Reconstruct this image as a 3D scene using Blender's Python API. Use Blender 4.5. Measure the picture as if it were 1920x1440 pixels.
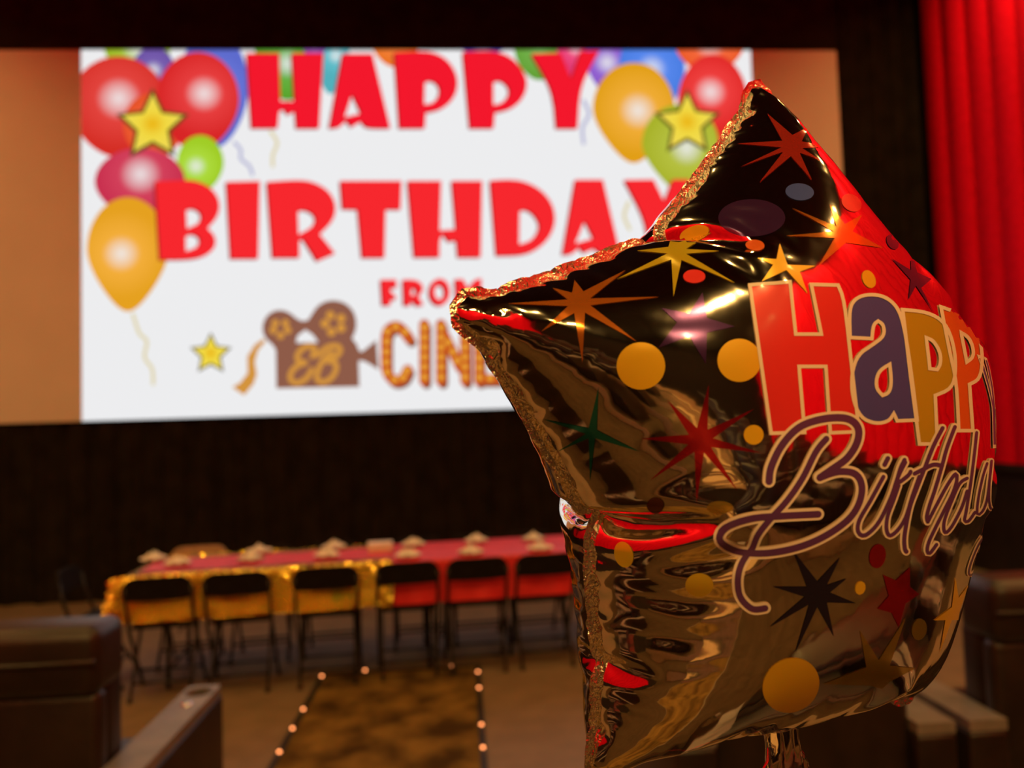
import bpy, bmesh, math, random, time
import numpy as np
from mathutils import Vector, Matrix
from mathutils.bvhtree import BVHTree
from mathutils.geometry import delaunay_2d_cdt

for o in list(bpy.data.objects):
    bpy.data.objects.remove(o, do_unlink=True)
SC = bpy.context.scene
COL = SC.collection
random.seed(4)
RNG = np.random.default_rng(4)

# ------------------------------------------------------------------ camera
FPX = 1450.0                                   # focal length in pixels of the 1920 x 1440 frame
YAW, PITCH, ROLL, EYE = math.radians(3.8), math.radians(3.0), math.radians(1.8), 1.62
CF = Vector((math.sin(YAW) * math.cos(PITCH), math.cos(YAW) * math.cos(PITCH), math.sin(PITCH)))
_r0 = Vector((math.cos(YAW), -math.sin(YAW), 0)); _u0 = _r0.cross(CF)
CR = math.cos(ROLL) * _r0 - math.sin(ROLL) * _u0
CU = CR.cross(CF)
CO = Vector((0, 0, EYE))
cam_d = bpy.data.cameras.new('camera')
cam = bpy.data.objects.new('camera', cam_d); COL.objects.link(cam)
M = Matrix.Identity(4)
for i in range(3):
    M[i][0], M[i][1], M[i][2], M[i][3] = CR[i], CU[i], -CF[i], CO[i]
cam.matrix_world = M
cam_d.sensor_width = 36.0
cam_d.lens = FPX / 1920 * 36
cam_d.clip_start = 0.02
cam_d.dof.use_dof = True
cam_d.dof.focus_distance = 0.50
cam_d.dof.aperture_fstop = 5.0
SC.camera = cam

# ------------------------------------------------------------------ world, exposure
w = bpy.data.worlds.new('world'); SC.world = w; w.use_nodes = True
w.node_tree.nodes['Background'].inputs[0].default_value = (0, 0, 0, 1)
w.node_tree.nodes['Background'].inputs[1].default_value = 0.0
SC.view_settings.view_transform = 'Standard'
SC.view_settings.look = 'None'
SC.view_settings.gamma = 1.0
SC.view_settings.use_curve_mapping = False
SC.view_settings.exposure = 0.0
WARM = (1.0, 0.58, 0.16)
WASH_W = 45.0          # wall washing downlights
HOUSE_W = 50.0          # house downlights over the seats
SCREEN_GAIN = 0.86

def ray(px, py):
    return CF + CR * ((px - 960) / FPX) - CU * ((py - 720) / FPX)
def on_y(px, py, y):
    d = ray(px, py); return CO + d * (y / d.y)
def on_x(px, py, x):
    d = ray(px, py); return CO + d * (x / d.x)
def on_z(px, py, z):
    d = ray(px, py); return CO + d * ((z - EYE) / d.z)

# ------------------------------------------------------------------ object helpers
def link(name, me, mats, parent=None):
    o = bpy.data.objects.new(name, me); COL.objects.link(o)
    for m in (mats if isinstance(mats, (list, tuple)) else [mats]):
        me.materials.append(m)
    if parent is not None: o.parent = parent
    return o
def tag(o, label=None, cat=None, group=None, kind=None):
    if label: o['label'] = label
    if cat: o['category'] = cat
    if group: o['group'] = group
    if kind: o['kind'] = kind
    return o
def empty(name, loc=(0, 0, 0), rz=0.0):
    o = bpy.data.objects.new(name, None); COL.objects.link(o)
    o.location = loc; o.rotation_euler = (0, 0, rz); o.empty_display_size = .05
    return o
def copy_tree(o, parent=None):
    c = o.copy(); COL.objects.link(c); c.parent = parent
    for ch in o.children: copy_tree(ch, c)
    return c
def smooth(me, ang=None):
    me.polygons.foreach_set('use_smooth', [True] * len(me.polygons))
    return me

class MB:
    """collects verts and faces; build() links them as one mesh object"""
    def __init__(s): s.v = []; s.f = []; s.mi = []
    def add(s, v, f, mi=0):
        n = len(s.v); s.v += [tuple(p) for p in v]
        s.f += [tuple(i + n for i in q) for q in f]; s.mi += [mi] * len(f); return s
    def box(s, a, b, mi=0):
        x0, y0, z0 = a; x1, y1, z1 = b
        v = [(x0, y0, z0), (x1, y0, z0), (x1, y1, z0), (x0, y1, z0), (x0, y0, z1), (x1, y0, z1), (x1, y1, z1), (x0, y1, z1)]
        return s.add(v, [(0, 3, 2, 1), (4, 5, 6, 7), (0, 1, 5, 4), (1, 2, 6, 5), (2, 3, 7, 6), (3, 0, 4, 7)], mi)
    def tube(s, pts, r, n=8, mi=0):
        pts = [Vector(p) for p in pts]; rings = []; up = Vector((0.13, 0.21, 0.97))
        rs = r if isinstance(r, (list, tuple)) else [r] * len(pts)
        for i, p in enumerate(pts):
            t = (pts[min(i + 1, len(pts) - 1)] - pts[max(i - 1, 0)]).normalized()
            a = t.cross(up)
            if a.length < 1e-3: a = t.cross(Vector((1, 0, 0)))
            a.normalize(); b = t.cross(a)
            rings.append([p + (a * math.cos(2 * math.pi * k / n) + b * math.sin(2 * math.pi * k / n)) * rs[i] for k in range(n)])
        v = [q for ring in rings for q in ring]; f = []
        for i in range(len(rings) - 1):
            for k in range(n):
                f.append((i * n + k, i * n + (k + 1) % n, (i + 1) * n + (k + 1) % n, (i + 1) * n + k))
        f.append(tuple(range(n - 1, -1, -1))); f.append(tuple((len(rings) - 1) * n + k for k in range(n)))
        return s.add(v, f, mi)
    def lathe(s, prof, n=24, c=(0, 0, 0), mi=0):
        v = []; f = []
        for r, z in prof:
            for k in range(n):
                a = 2 * math.pi * k / n
                v.append((c[0] + r * math.cos(a), c[1] + r * math.sin(a), c[2] + z))
        for i in range(len(prof) - 1):
            for k in range(n):
                f.append((i * n + k, i * n + (k + 1) % n, (i + 1) * n + (k + 1) % n, (i + 1) * n + k))
        return s.add(v, f, mi)
    def mesh(s, name, sm=False):
        me = bpy.data.meshes.new(name); me.from_pydata(s.v, [], s.f)
        if any(s.mi): me.polygons.foreach_set('material_index', s.mi)
        if sm: smooth(me)
        me.update(); return me
    def build(s, name, mats, parent=None, sm=False, bevel=0, segs=2):
        me = s.mesh(name, sm)
        if bevel:
            bm = bmesh.new(); bm.from_mesh(me)
            bmesh.ops.remove_doubles(bm, verts=bm.verts, dist=1e-5)
            es = [e for e in bm.edges if len(e.link_faces) == 2 and e.calc_face_angle() > .6]
            bmesh.ops.bevel(bm, geom=es, offset=bevel, segments=segs, profile=.5, affect='EDGES')
            bm.to_mesh(me); bm.free(); smooth(me)
            for e in me.edges: pass
        return link(name, me, mats, parent)

# ------------------------------------------------------------------ materials
def principled(name, col, rough=.6, metal=0.0, spec=.5):
    m = bpy.data.materials.new(name); m.use_nodes = True
    b = m.node_tree.nodes['Principled BSDF']
    b.inputs['Base Color'].default_value = (*col, 1); b.inputs['Roughness'].default_value = rough
    b.inputs['Metallic'].default_value = metal; b.inputs['Specular IOR Level'].default_value = spec
    return m, m.node_tree, b
def noisy(name, c1, c2, scale=20, rough=.7, metal=0.0, bump=0.0, bscale=None, detail=4, spec=.4, lo=.35, hi=.65):
    m, nt, b = principled(name, c1, rough, metal, spec)
    tc = nt.nodes.new('ShaderNodeTexCoord')
    n = nt.nodes.new('ShaderNodeTexNoise'); n.inputs['Scale'].default_value = scale; n.inputs['Detail'].default_value = detail
    nt.links.new(tc.outputs['Object'], n.inputs['Vector'])
    r = nt.nodes.new('ShaderNodeValToRGB'); r.color_ramp.elements[0].color = (*c1, 1); r.color_ramp.elements[1].color = (*c2, 1)
    r.color_ramp.elements[0].position = lo; r.color_ramp.elements[1].position = hi
    nt.links.new(n.outputs['Fac'], r.inputs['Fac']); nt.links.new(r.outputs['Color'], b.inputs['Base Color'])
    if bump:
        n2 = nt.nodes.new('ShaderNodeTexNoise'); n2.inputs['Scale'].default_value = bscale or scale * 3; n2.inputs['Detail'].default_value = 5
        nt.links.new(tc.outputs['Object'], n2.inputs['Vector'])
        bp = nt.nodes.new('ShaderNodeBump'); bp.inputs['Strength'].default_value = bump; bp.inputs['Distance'].default_value = .01
        nt.links.new(n2.outputs['Fac'], bp.inputs['Height']); nt.links.new(bp.outputs['Normal'], b.inputs['Normal'])
    return m
def srgb(r, g, b):
    f = lambda c: (c / 255 / 12.92) if c / 255 <= .04045 else ((c / 255 + .055) / 1.055) ** 2.4
    return (f(r), f(g), f(b))
def emit(name, col, gain=1.0):
    m = bpy.data.materials.new(name); m.use_nodes = True; nt = m.node_tree
    nt.nodes.clear(); e = nt.nodes.new('ShaderNodeEmission'); o = nt.nodes.new('ShaderNodeOutputMaterial')
    e.inputs[0].default_value = (*col, 1); e.inputs[1].default_value = gain
    nt.links.new(e.outputs[0], o.inputs[0]); return m
def emit_radial(name, edge, mid, core, centre, rad):
    """a projected toy balloon: bright spot fading to the balloon's colour"""
    m = emit(name, edge, SCREEN_GAIN * 1.05); nt = m.node_tree
    g = nt.nodes.new('ShaderNodeNewGeometry'); d = nt.nodes.new('ShaderNodeVectorMath'); d.operation = 'DISTANCE'
    d.inputs[1].default_value = centre; nt.links.new(g.outputs['Position'], d.inputs[0])
    mr = nt.nodes.new('ShaderNodeMapRange'); mr.inputs['From Max'].default_value = rad
    nt.links.new(d.outputs['Value'], mr.inputs['Value'])
    r = nt.nodes.new('ShaderNodeValToRGB'); e = r.color_ramp.elements
    e[0].color = (*core, 1); e[1].color = (*edge, 1); e[0].position = 0.04; e[1].position = 1.0
    k = r.color_ramp.elements.new(.42); k.color = (*mid, 1)
    nt.links.new(mr.outputs[0], r.inputs['Fac']); nt.links.new(r.outputs['Color'], nt.nodes['Emission'].inputs[0])
    return m

MT = {}
MT['floor'] = noisy('floor_concrete', (.165, .115, .070), (.205, .142, .088), 6, .55, bump=.05, bscale=60)
MT['carpet'] = noisy('patterned_carpet', (.050, .028, .008), (.20, .12, .030), 4.6, .95, bump=.4, bscale=260, detail=3, spec=.1, lo=.34, hi=.66)
MT['brown_carpet'] = noisy('brown_carpet', (.045, .029, .016), (.065, .042, .024), 7, .95, bump=.3, bscale=200, spec=.1)
MT['riser'] = noisy('step_carpet', (.34, .24, .14), (.42, .30, .18), 9, .95, bump=.3, bscale=200, spec=.1)
MT['black_cloth'] = noisy('black_velour', (.012, .009, .008), (.020, .015, .012), 5, .95, bump=.1, bscale=200, spec=.1)
MT['black_wall'] = noisy('black_paint', (.010, .007, .006), (.014, .010, .009), 5, .9, spec=.1)
MT['ceiling'] = noisy('dark_ceiling', (.014, .009, .007), (.020, .013, .010), 3, .9, spec=.1)
MT['wainscot'] = noisy('dark_wainscot', (.022, .016, .012), (.034, .024, .018), 4, .7, spec=.25)
MT['red_cloth'] = noisy('red_fabric', (.78, .003, .022), (.86, .004, .030), 14, .9, bump=.12, bscale=400, spec=.05)
MT['leather'] = noisy('dark_leather', (.013, .007, .005), (.022, .012, .008), 9, .40, bump=.15, bscale=90, spec=.5)
MT['arm_plastic'] = noisy('grey_arm_plastic', (.16, .14, .13), (.21, .18, .17), 12, .45)
MT['black_metal'] = noisy('black_metal', (.010, .009, .008), (.016, .014, .013), 20, .45, spec=.35)
MT['black_plastic'] = noisy('black_plastic', (.008, .006, .005), (.012, .010, .009), 20, .7, spec=.12)
MT['dark_plastic'] = principled('dark_socket', (.01, .01, .01), .5)[0]
MT['chrome'] = principled('bright_metal', (.8, .78, .75), .2, 1.0)[0]
MT['paper'] = noisy('white_paper', (.74, .70, .64), (.82, .78, .72), 30, .8, bump=.1)
MT['red_plastic'] = noisy('red_table_plastic', (.62, .020, .028), (.74, .035, .04), 8, .42, bump=.15, bscale=25)
MT['screen'] = noisy('screen_vinyl', (.74, .70, .66), (.78, .74, .70), 1.5, .9, spec=.1)
MT['led_strip'] = principled('led_channel', (.012, .010, .009), .6)[0]
MT['led'] = emit('led_diode', (1.0, .30, .09), 5.0)
MT['tan_chair'] = noisy('tan_chair_fabric', (.36, .24, .15), (.44, .30, .19), 30, .8)

# ------------------------------------------------------------------ the room
XR, XL, YF, YB, ZC = 5.22, -5.74, 8.10, -9.0, 6.7
def struct(name, mb, m, **k):
    o = mb.build(name, m, **k); o['kind'] = 'structure'; return o
struct('floor', MB().box((XL - .2, YB - .2, -.2), (XR + .2, YF + .2, 0)), MT['floor'])
struct('ceiling', MB().box((XL - .2, YB - .2, ZC), (XR + .2, YF + .2, ZC + .2)), MT['ceiling'])
struct('wall_front', MB().box((XL - .2, YF, 0), (XR + .2, YF + .2, ZC)), MT['black_wall'])
struct('wall_back', MB().box((XL - .2, YB - .2, 0), (XR + .2, YB, ZC)), MT['black_wall'])
struct('wall_right', MB().box((XR, YB, 0), (XR + .2, YF, ZC)), MT['wainscot'])
struct('wall_left', MB().box((XL - .2, YB, 0), (XL, YF, ZC)), MT['wainscot'])

struct('seating_carpet', MB().box((.08, -1.55, .0002), (XR, 1.75, .006)), MT['brown_carpet'])
struct('seating_carpet', MB().box((XL, -1.55, .0002), (-.98, 1.75, .006)), MT['brown_carpet'])
# stepped seating platforms behind the front rows (seen in the foil of the balloon)
AX0, AX1 = -.96, .06                           # the aisle
for i in range(5):
    y1 = -1.55 - 1.35 * i; z = .30 * (i + 1)
    for side, (x0, x1) in (('left', (XL, AX0)), ('right', (AX1, XR))):
        o = struct('seating_tier', MB().box((x0, YB, z - .30), (x1, y1, z)), MT['brown_carpet']); MB().box((x0, y1, z - .30), (x1, y1 + .012, z - .02)).build('riser_panel', MT['riser'], o)
    st = struct('aisle_step', MB().box((AX0, YB, z - .30), (AX1, y1 + .0, z)).box((AX0, y1, z - .30), (AX1, y1 + .34, z - .15)), MT['riser'])
    ns = MB().box((AX0, y1 - .05, z), (AX1, y1 + .012, z + .012)).box((AX0, y1 + .29, z - .15), (AX1, y1 + .352, z - .138)).build('step_nosing', MT['black_plastic'], st)

# wainscot cap rails under the red side fabric
WZ = 1.10
for nm, x0, x1 in (('trim_1', XR - .07, XR), ('trim_2', XL, XL + .07)):
    struct(nm, MB().box((x0, YB, WZ - .07), (x1, YF - .14, WZ)), MT['wainscot'])

# red pleated fabric on both side walls: flat panels with narrow folds between
def red_drape(name, xw, sgn, label):
    root = empty(name, (xw, 0, WZ)); tag(root, label, 'wall drape')
    W, H = .345, ZC - WZ - .02
    prof = [(.009, 0), (.010, .055), (.026, .078), (.17, .086), (.319, .078), (.335, .055), (.336, 0)]
    mb = MB(); n = len(prof)
    v = [(-sgn * d, u, 0.005) for u, d in prof] + [(-sgn * d, u, H) for u, d in prof]
    mb.add(v, [(i, i + 1, n + i + 1, n + i) if sgn < 0 else (i + 1, i, n + i, n + i + 1) for i in range(n - 1)])
    me = mb.mesh('fabric_panel', True); me.materials.append(MT['red_cloth'])
    k = 0; y = YF - .14 - W
    while y > YB:
        o = bpy.data.objects.new('fabric_panel', me); COL.objects.link(o); o.parent = root; o.location = (0, y, 0)
        o.scale = (1 + .12 * math.sin(k * 2.3), 1, 1)
        y -= W; k += 1
    return root
red_drape('red_wall_drape', XR - .002, 1, 'bright red pleated fabric wall drape beside the black curtain')
red_drape('red_wall_drape', XL + .002, -1, 'red pleated fabric wall drape on the wall opposite')

# ------------------------------------------------------------------ lamps
def downlight(lamp, x, y, z, watt, size, label, group, aim=None, col=WARM, spread=165):
    root = empty('ceiling_downlight', (x, y, z)); tag(root, label, 'downlight', group)
    MB().lathe([(size * .5 + .006, -.004), (size * .5 + .03, -.012), (size * .5 + .035, 0), (size * .5 + .006, .03), (size * .5 + .006, -.004)], 20).build('trim_ring', MT['black_metal'], root, sm=True)
    L = bpy.data.lights.new(lamp, 'AREA'); L.shape = 'DISK'; L.size = size; L.energy = watt; L.color = col; L.spread = math.radians(spread)
    lo = bpy.data.objects.new(lamp, L); COL.objects.link(lo); lo.parent = root; lo.location = (0, 0, .004)
    if aim: lo.rotation_euler = aim
    return root
for k, y in enumerate((6.0, 3.9, 1.8, -.3, -2.4, -4.5, -6.6)):
    nth = ('first', 'second', 'third', 'fourth', 'fifth', 'sixth', 'seventh')[k] + ' from the screen'
    downlight('ceiling_lamp_right_%s_offscreen' % nth.split()[0], XR - .62, y, ZC - .02, WASH_W, .22, 'warm downlight washing the bright red drape, ' + nth, 'right wall downlights', aim=(0, math.radians(-14), 0), spread=150)
    downlight('ceiling_lamp_left_%s_offscreen' % nth.split()[0], XL + .62, y, ZC - .02, WASH_W, .22, 'warm downlight washing the opposite red drape, ' + nth, 'left wall downlights', aim=(0, math.radians(14), 0), spread=150)
for y, nth in ((3.4, 'above the front row'), (-3.2, 'above the seating steps'), (-6.4, 'by the back wall')):
    for x, sd in ((-2.0, 'opposite'), (1.6, 'bright')):
        downlight('ceiling_lamp_%s_%s_offscreen' % (nth.split()[-2] + '_' + nth.split()[-1], sd), x, y, ZC - .02, HOUSE_W * (0.9 if y > 0 else 2.9), .16, 'warm ceiling downlight %s, towards the %s drape' % (nth, sd), 'house downlights')

# ------------------------------------------------------------------ front curtains and screen
def drape(name, x0, x1, z0, z1, y, pitch, amp, label, seed=0):
    rnd = random.Random(seed); n = int((x1 - x0) / .02); mb = MB(); v = []
    rows = [z0, z0 + (z1 - z0) * .33, z0 + (z1 - z0) * .66, z1]
    ph = [rnd.uniform(0, 6) for _ in range(4)]
    for j, z in enumerate(rows):
        for i in range(n + 1):
            x = x0 + (x1 - x0) * i / n
            t = x / pitch * 2 * math.pi + .6 * math.sin(x * 2.1 + ph[0]) + .15 * j * math.sin(x * 5 + ph[1])
            v.append((x, y - amp * (.5 + .5 * math.sin(t)) - amp * .35 * (.5 + .5 * math.sin(2.3 * t + ph[2])), z))
    f = [(j * (n + 1) + i, j * (n + 1) + i + 1, (j + 1) * (n + 1) + i + 1, (j + 1) * (n + 1) + i) for j in range(3) for i in range(n)]
    o = mb.add(v, f).build(name, MT['black_cloth'], sm=True)
    return tag(o, label, 'curtain')
PX0, PX1, PZ0, PZ1 = -3.775, 3.228, 1.788, 5.582          # the projected picture
SX0, SX1 = -4.75, 4.185                                   # the whole screen
YS = 7.98
drape('black_stage_curtain', XL + .1, XR - .12, .004, PZ0 - .03, 8.06, .33, .07, 'black pleated curtain hanging below the cinema screen', 1)
drape('black_masking_curtain', SX1 + .01, XR - .12, PZ0 - .01, ZC - .02, 8.06, .24, .06, 'tall black masking curtain between screen and bright red drape', 2)
drape('black_masking_curtain', XL + .1, SX0 - .01, PZ0 - .01, ZC - .02, 8.06, .24, .06, 'tall black masking curtain at the far screen edge by the opposite drape', 3)
o = MB().box((SX0 - .01, 7.96, PZ1 + .002), (SX1 + .01, 8.08, ZC - .02)).build('masking_valance', MT['black_cloth'], bevel=.01)
tag(o, 'flat black masking valance above the cinema screen', 'valance')

scr = empty('cinema_screen', ((SX0 + SX1) / 2, YS, PZ0)); tag(scr, 'wide cinema screen showing a birthday greeting', 'screen')
def scr_part(name, me, mats, parent):
    o = link(name, me, mats); o.parent = parent; o.matrix_parent_inverse = Matrix.Translation(-scr.location) if parent is scr else Matrix.Identity(4)
    return o
me = MB().box((SX0, YS, PZ0), (SX1, YS + .03, PZ1)).mesh('screen_cloth')
scr_part('screen_cloth', me, MT['screen'], scr)
white = emit('projected_white', (.985, .985, 1.0), SCREEN_GAIN)
me = MB().add([(PX0, YS - .002, PZ0), (PX1, YS - .002, PZ0), (PX1, YS - .002, PZ1), (PX0, YS - .002, PZ1)], [(0, 1, 2, 3)]).mesh('projected_picture')
pic = scr_part('projected_picture', me, white, scr); tag(pic, 'white projected slide with red greeting and balloons')

def clip_poly(P):
    def cut(P, ins, inter):
        out = []
        for i in range(len(P)):
            a, b = P[i - 1], P[i]
            if ins(b):
                if not ins(a): out.append(inter(a, b))
                out.append(b)
            elif ins(a): out.append(inter(a, b))
        return out
    for ax, lim, sg in ((0, PX0, 1), (0, PX1, -1), (1, PZ1, -1), (1, PZ0, 1)):
        ins = lambda p: (p[ax] - lim) * sg >= 0
        def inter(a, b):
            t = (lim - a[ax]) / (b[ax] - a[ax]); q = [a[0] + (b[0] - a[0]) * t, a[1] + (b[1] - a[1]) * t]; q[ax] = lim; return tuple(q)
        P = cut(P, ins, inter)
        if len(P) < 3: return P
    return P
def fill2d(loops):
    """triangulate outer loop with holes -> verts2d, tris"""
    V = []; Fc = []
    for L in loops:
        if sum(L[i - 1][0] * L[i][1] - L[i][0] * L[i - 1][1] for i in range(len(L))) < 0: L = L[::-1]
        s = len(V); V += [Vector(p) for p in L]; Fc.append(list(range(s, s + len(L))))
    r = delaunay_2d_cdt(V, [], Fc, 1, 1e-7)
    tris = []
    for f, src in zip(r[2], r[5]):
        if len(src) == 1 and 0 in src: tris.append(tuple(f))
    return [tuple(v) for v in r[0]], tris
LAYER = [0]
def screen_art(name, layers, parent=pic, label=None):
    """layers: list of (loops in photo pixels, material); each lies a hair in front of the last"""
    mb = MB(); mats = []
    for loops, m in layers:
        W = []
        for L in loops:
            q = [(p.x, p.z) for p in (on_y(x, y, YS) for x, y in L)]
            q = clip_poly(q)
            if len(q) >= 3: W.append(q)
        if not W: continue
        LAYER[0] += 1; y = YS - .004 - LAYER[0] * .00025
        v, t = fill2d(W)
        if m not in mats: mats.append(m)
        t = [f if ((v[f[1]][0] - v[f[0]][0]) * (v[f[2]][1] - v[f[0]][1]) - (v[f[1]][1] - v[f[0]][1]) * (v[f[2]][0] - v[f[0]][0])) > 0 else f[::-1] for f in t]
        mb.add([(a, y, b) for a, b in v], t, mats.index(m))
    o = link(name, mb.mesh(name), mats); o.parent = parent
    if label: o['label'] = label
    return o
def zo(x0, y0, s):
    return lambda L: [(x0 + a / s, y0 + b / s) for a, b in L]
def rounded(L, it=2, lim=58):
    """soften the gentle bends of a traced outline, keep its sharp corners"""
    for _ in range(it):
        out = []; n = len(L)
        for i in range(n):
            p, a, b = Vector(L[i]), Vector(L[i - 1]), Vector(L[(i + 1) % n]); u, v = p - a, b - p
            if u.length > 1e-6 and v.length > 1e-6 and u.angle(v) < math.radians(lim) and u.angle(v) > .02 and max(u.length, v.length) < 4.5 * min(u.length, v.length):
                out += [tuple(p - u * .25), tuple(p + v * .25)]
            else: out.append(tuple(p))
        L = out
    return L
def egg(cx, cy, rx, ry, tip=.0, n=40):
    out = []
    for k in range(n):
        a = 2 * math.pi * k / n; c, s_ = math.cos(a), math.sin(a)
        tp = 1 - tip * max(0, s_) ** 1.5 * .45
        out.append((cx + rx * c * tp, cy + ry * s_ * (1 + tip * .18 * max(0, s_))))
    return out
def star(cx, cy, R, r, rot=0, n=5):
    return [(cx + (R if k % 2 == 0 else r) * math.sin(math.radians(rot + 180 / n * k)), cy - (R if k % 2 == 0 else r) * math.cos(math.radians(rot + 180 / n * k))) for k in range(2 * n)]
def stroke(path, w, closed=False, step=3.0, caps=True):
    """polygon quads around a centre line: returns smoothed samples and half width"""
    P = [Vector(p) for p in path]; out = []
    n = len(P); rng = range(n if closed else n - 1)
    for i in rng:
        p0 = P[i - 1] if (i > 0 or closed) else P[i]; p1 = P[i]; p2 = P[(i + 1) % n]
        p3 = P[(i + 2) % n] if (i + 2 < n or closed) else p2
        m = max(2, int((p2 - p1).length / step))
        for k in range(m):
            t = k / m
            out.append(.5 * ((2 * p1) + (p2 - p0) * t + (2 * p0 - 5 * p1 + 4 * p2 - p3) * t * t + (3 * p1 - p0 - 3 * p2 + p3) * t ** 3))
    if not closed: out.append(P[-1])
    return out
def ribbon(samples, w, closed=False):
    n = len(samples); L = []; R = []
    for i, p in enumerate(samples):
        a = samples[i - 1] if (i or closed) else p; b = samples[(i + 1) % n] if (i + 1 < n or closed) else p
        t = (b - a); t = t.normalized() if t.length > 1e-9 else Vector((1, 0)); nn = Vector((-t.y, t.x))
        L.append(p + nn * w / 2); R.append(p - nn * w / 2)
    return L, R
def ribbon_poly(path, w, step=3.0):
    s_ = stroke(path, w, step=step); L, R = ribbon(s_, w)
    def cap(p, q, c):                          # rounded end
        d0 = math.atan2(p.y - c.y, p.x - c.x); return [(c.x + w / 2 * math.cos(d0 - math.pi * k / 5), c.y + w / 2 * math.sin(d0 - math.pi * k / 5)) for k in range(1, 5)]
    return [tuple(p) for p in L] + cap(L[-1], R[-1], s_[-1]) + [tuple(p) for p in reversed(R)] + cap(R[0], L[0], s_[0])

E_RED = emit('projected_red', srgb(248, 40, 46), SCREEN_GAIN * 1.15)
E_REDTOP = emit('projected_crimson', srgb(244, 24, 44), SCREEN_GAIN * 1.15)
E_SHADE = emit('projected_dark_red', srgb(150, 34, 34), SCREEN_GAIN)
def toy_balloon(cx, cy, rx, ry, col, hx=None, hy=None, tip=.3, core=(1, 1, 1)):
    edge = srgb(*col); mid = tuple(min(1, c * 1.12 + .03) for c in edge)
    hx = cx if hx is None else hx; hy = cy if hy is None else hy
    h = on_y(hx, hy, YS); rad = (on_y(cx + rx * 1.1, cy, YS) - on_y(cx, cy, YS)).length
    cc = tuple(.75 * a + .25 * b for a, b in zip(core, edge))
    m = emit_radial('projected_balloon', edge, mid, cc, h, rad)
    loops = [egg(cx, cy, rx, ry, tip)]
    return screen_art('balloon_picture', [(loops, m)])
for a in ((258, 92, 62, 46, (160, 190, 30)), (400, 165, 66, 108, (98, 112, 214)), (288, 132, 40, 44, (112, 84, 170)),
          (222, 198, 92, 92, (222, 48, 38), 223, 185), (288, 236, 57, 62, (238, 84, 36), 288, 236, .2, (.9, .25, .05)),
          (371, 188, 78, 90, (226, 40, 40), 383, 176), (376, 306, 44, 52, (168, 214, 40), 368, 312),
          (263, 342, 85, 64, (206, 44, 78), 264, 327), (240, 470, 77, 100, (240, 168, 34), 228, 476, .8),
          (540, 96, 62, 88, (92, 170, 44), 540, 120), (620, 84, 36, 84, (86, 184, 196), 630, 105, .6), (742, 72, 48, 52, (244, 120, 34)),
          (590, 86, 24, 20, (150, 80, 180)), (905, 84, 50, 18, (70, 60, 160)), (1012, 92, 48, 56, (104, 168, 56), 1012, 92, .3, (.3, .7, .2)), (1078, 90, 34, 58, (236, 62, 120)),
          (1150, 112, 54, 66, (140, 88, 204), 1138, 118, .8), (1222, 130, 62, 84, (74, 128, 232)), (1330, 80, 66, 56, (244, 92, 34)),
          (1336, 195, 66, 92, (234, 42, 40), 1332, 173), (1188, 206, 77, 88, (236, 166, 24), 1196, 208, .8),
          (1275, 272, 72, 76, (176, 186, 44), 1287, 278, .9)):
    toy_balloon(*a)
# curling strings
E_STR = emit('projected_string_gold', srgb(236, 222, 170), SCREEN_GAIN); E_STR2 = emit('projected_string_lilac', srgb(190, 190, 226), SCREEN_GAIN)
for P, m in (([(250, 590), (262, 625), (276, 640), (272, 670), (286, 692), (288, 720)], E_STR), ([(508, 248), (520, 268), (512, 292), (512, 312)], E_STR),
             ([(440, 268), (452, 282), (452, 298), (468, 312), (474, 328)], E_STR2), ([(1094, 190), (1104, 215), (1092, 240), (1094, 270)], E_STR2), ([(1178, 380), (1170, 405), (1180, 430)], E_STR)):
    screen_art('string_picture', [([ribbon_poly(P, 6)], m)])
# stars
E_SO = emit('projected_star_outline', srgb(92, 78, 30), SCREEN_GAIN)
def slide_star(cx, cy, R):
    h = on_y(cx, cy, YS); rad = (on_y(cx + R, cy, YS) - h).length
    m = emit_radial('projected_star', srgb(250, 226, 90), srgb(252, 226, 70), srgb(246, 190, 20), h, rad * .9)
    screen_art('star_picture', [([star(cx, cy + R * .06, R * 1.06, R * .52)], E_SO), ([star(cx, cy + R * .05, R * .88, R * .42)], m)])
slide_star(287, 233, 68); slide_star(1288, 229, 62); slide_star(396, 662, 39)
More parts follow.
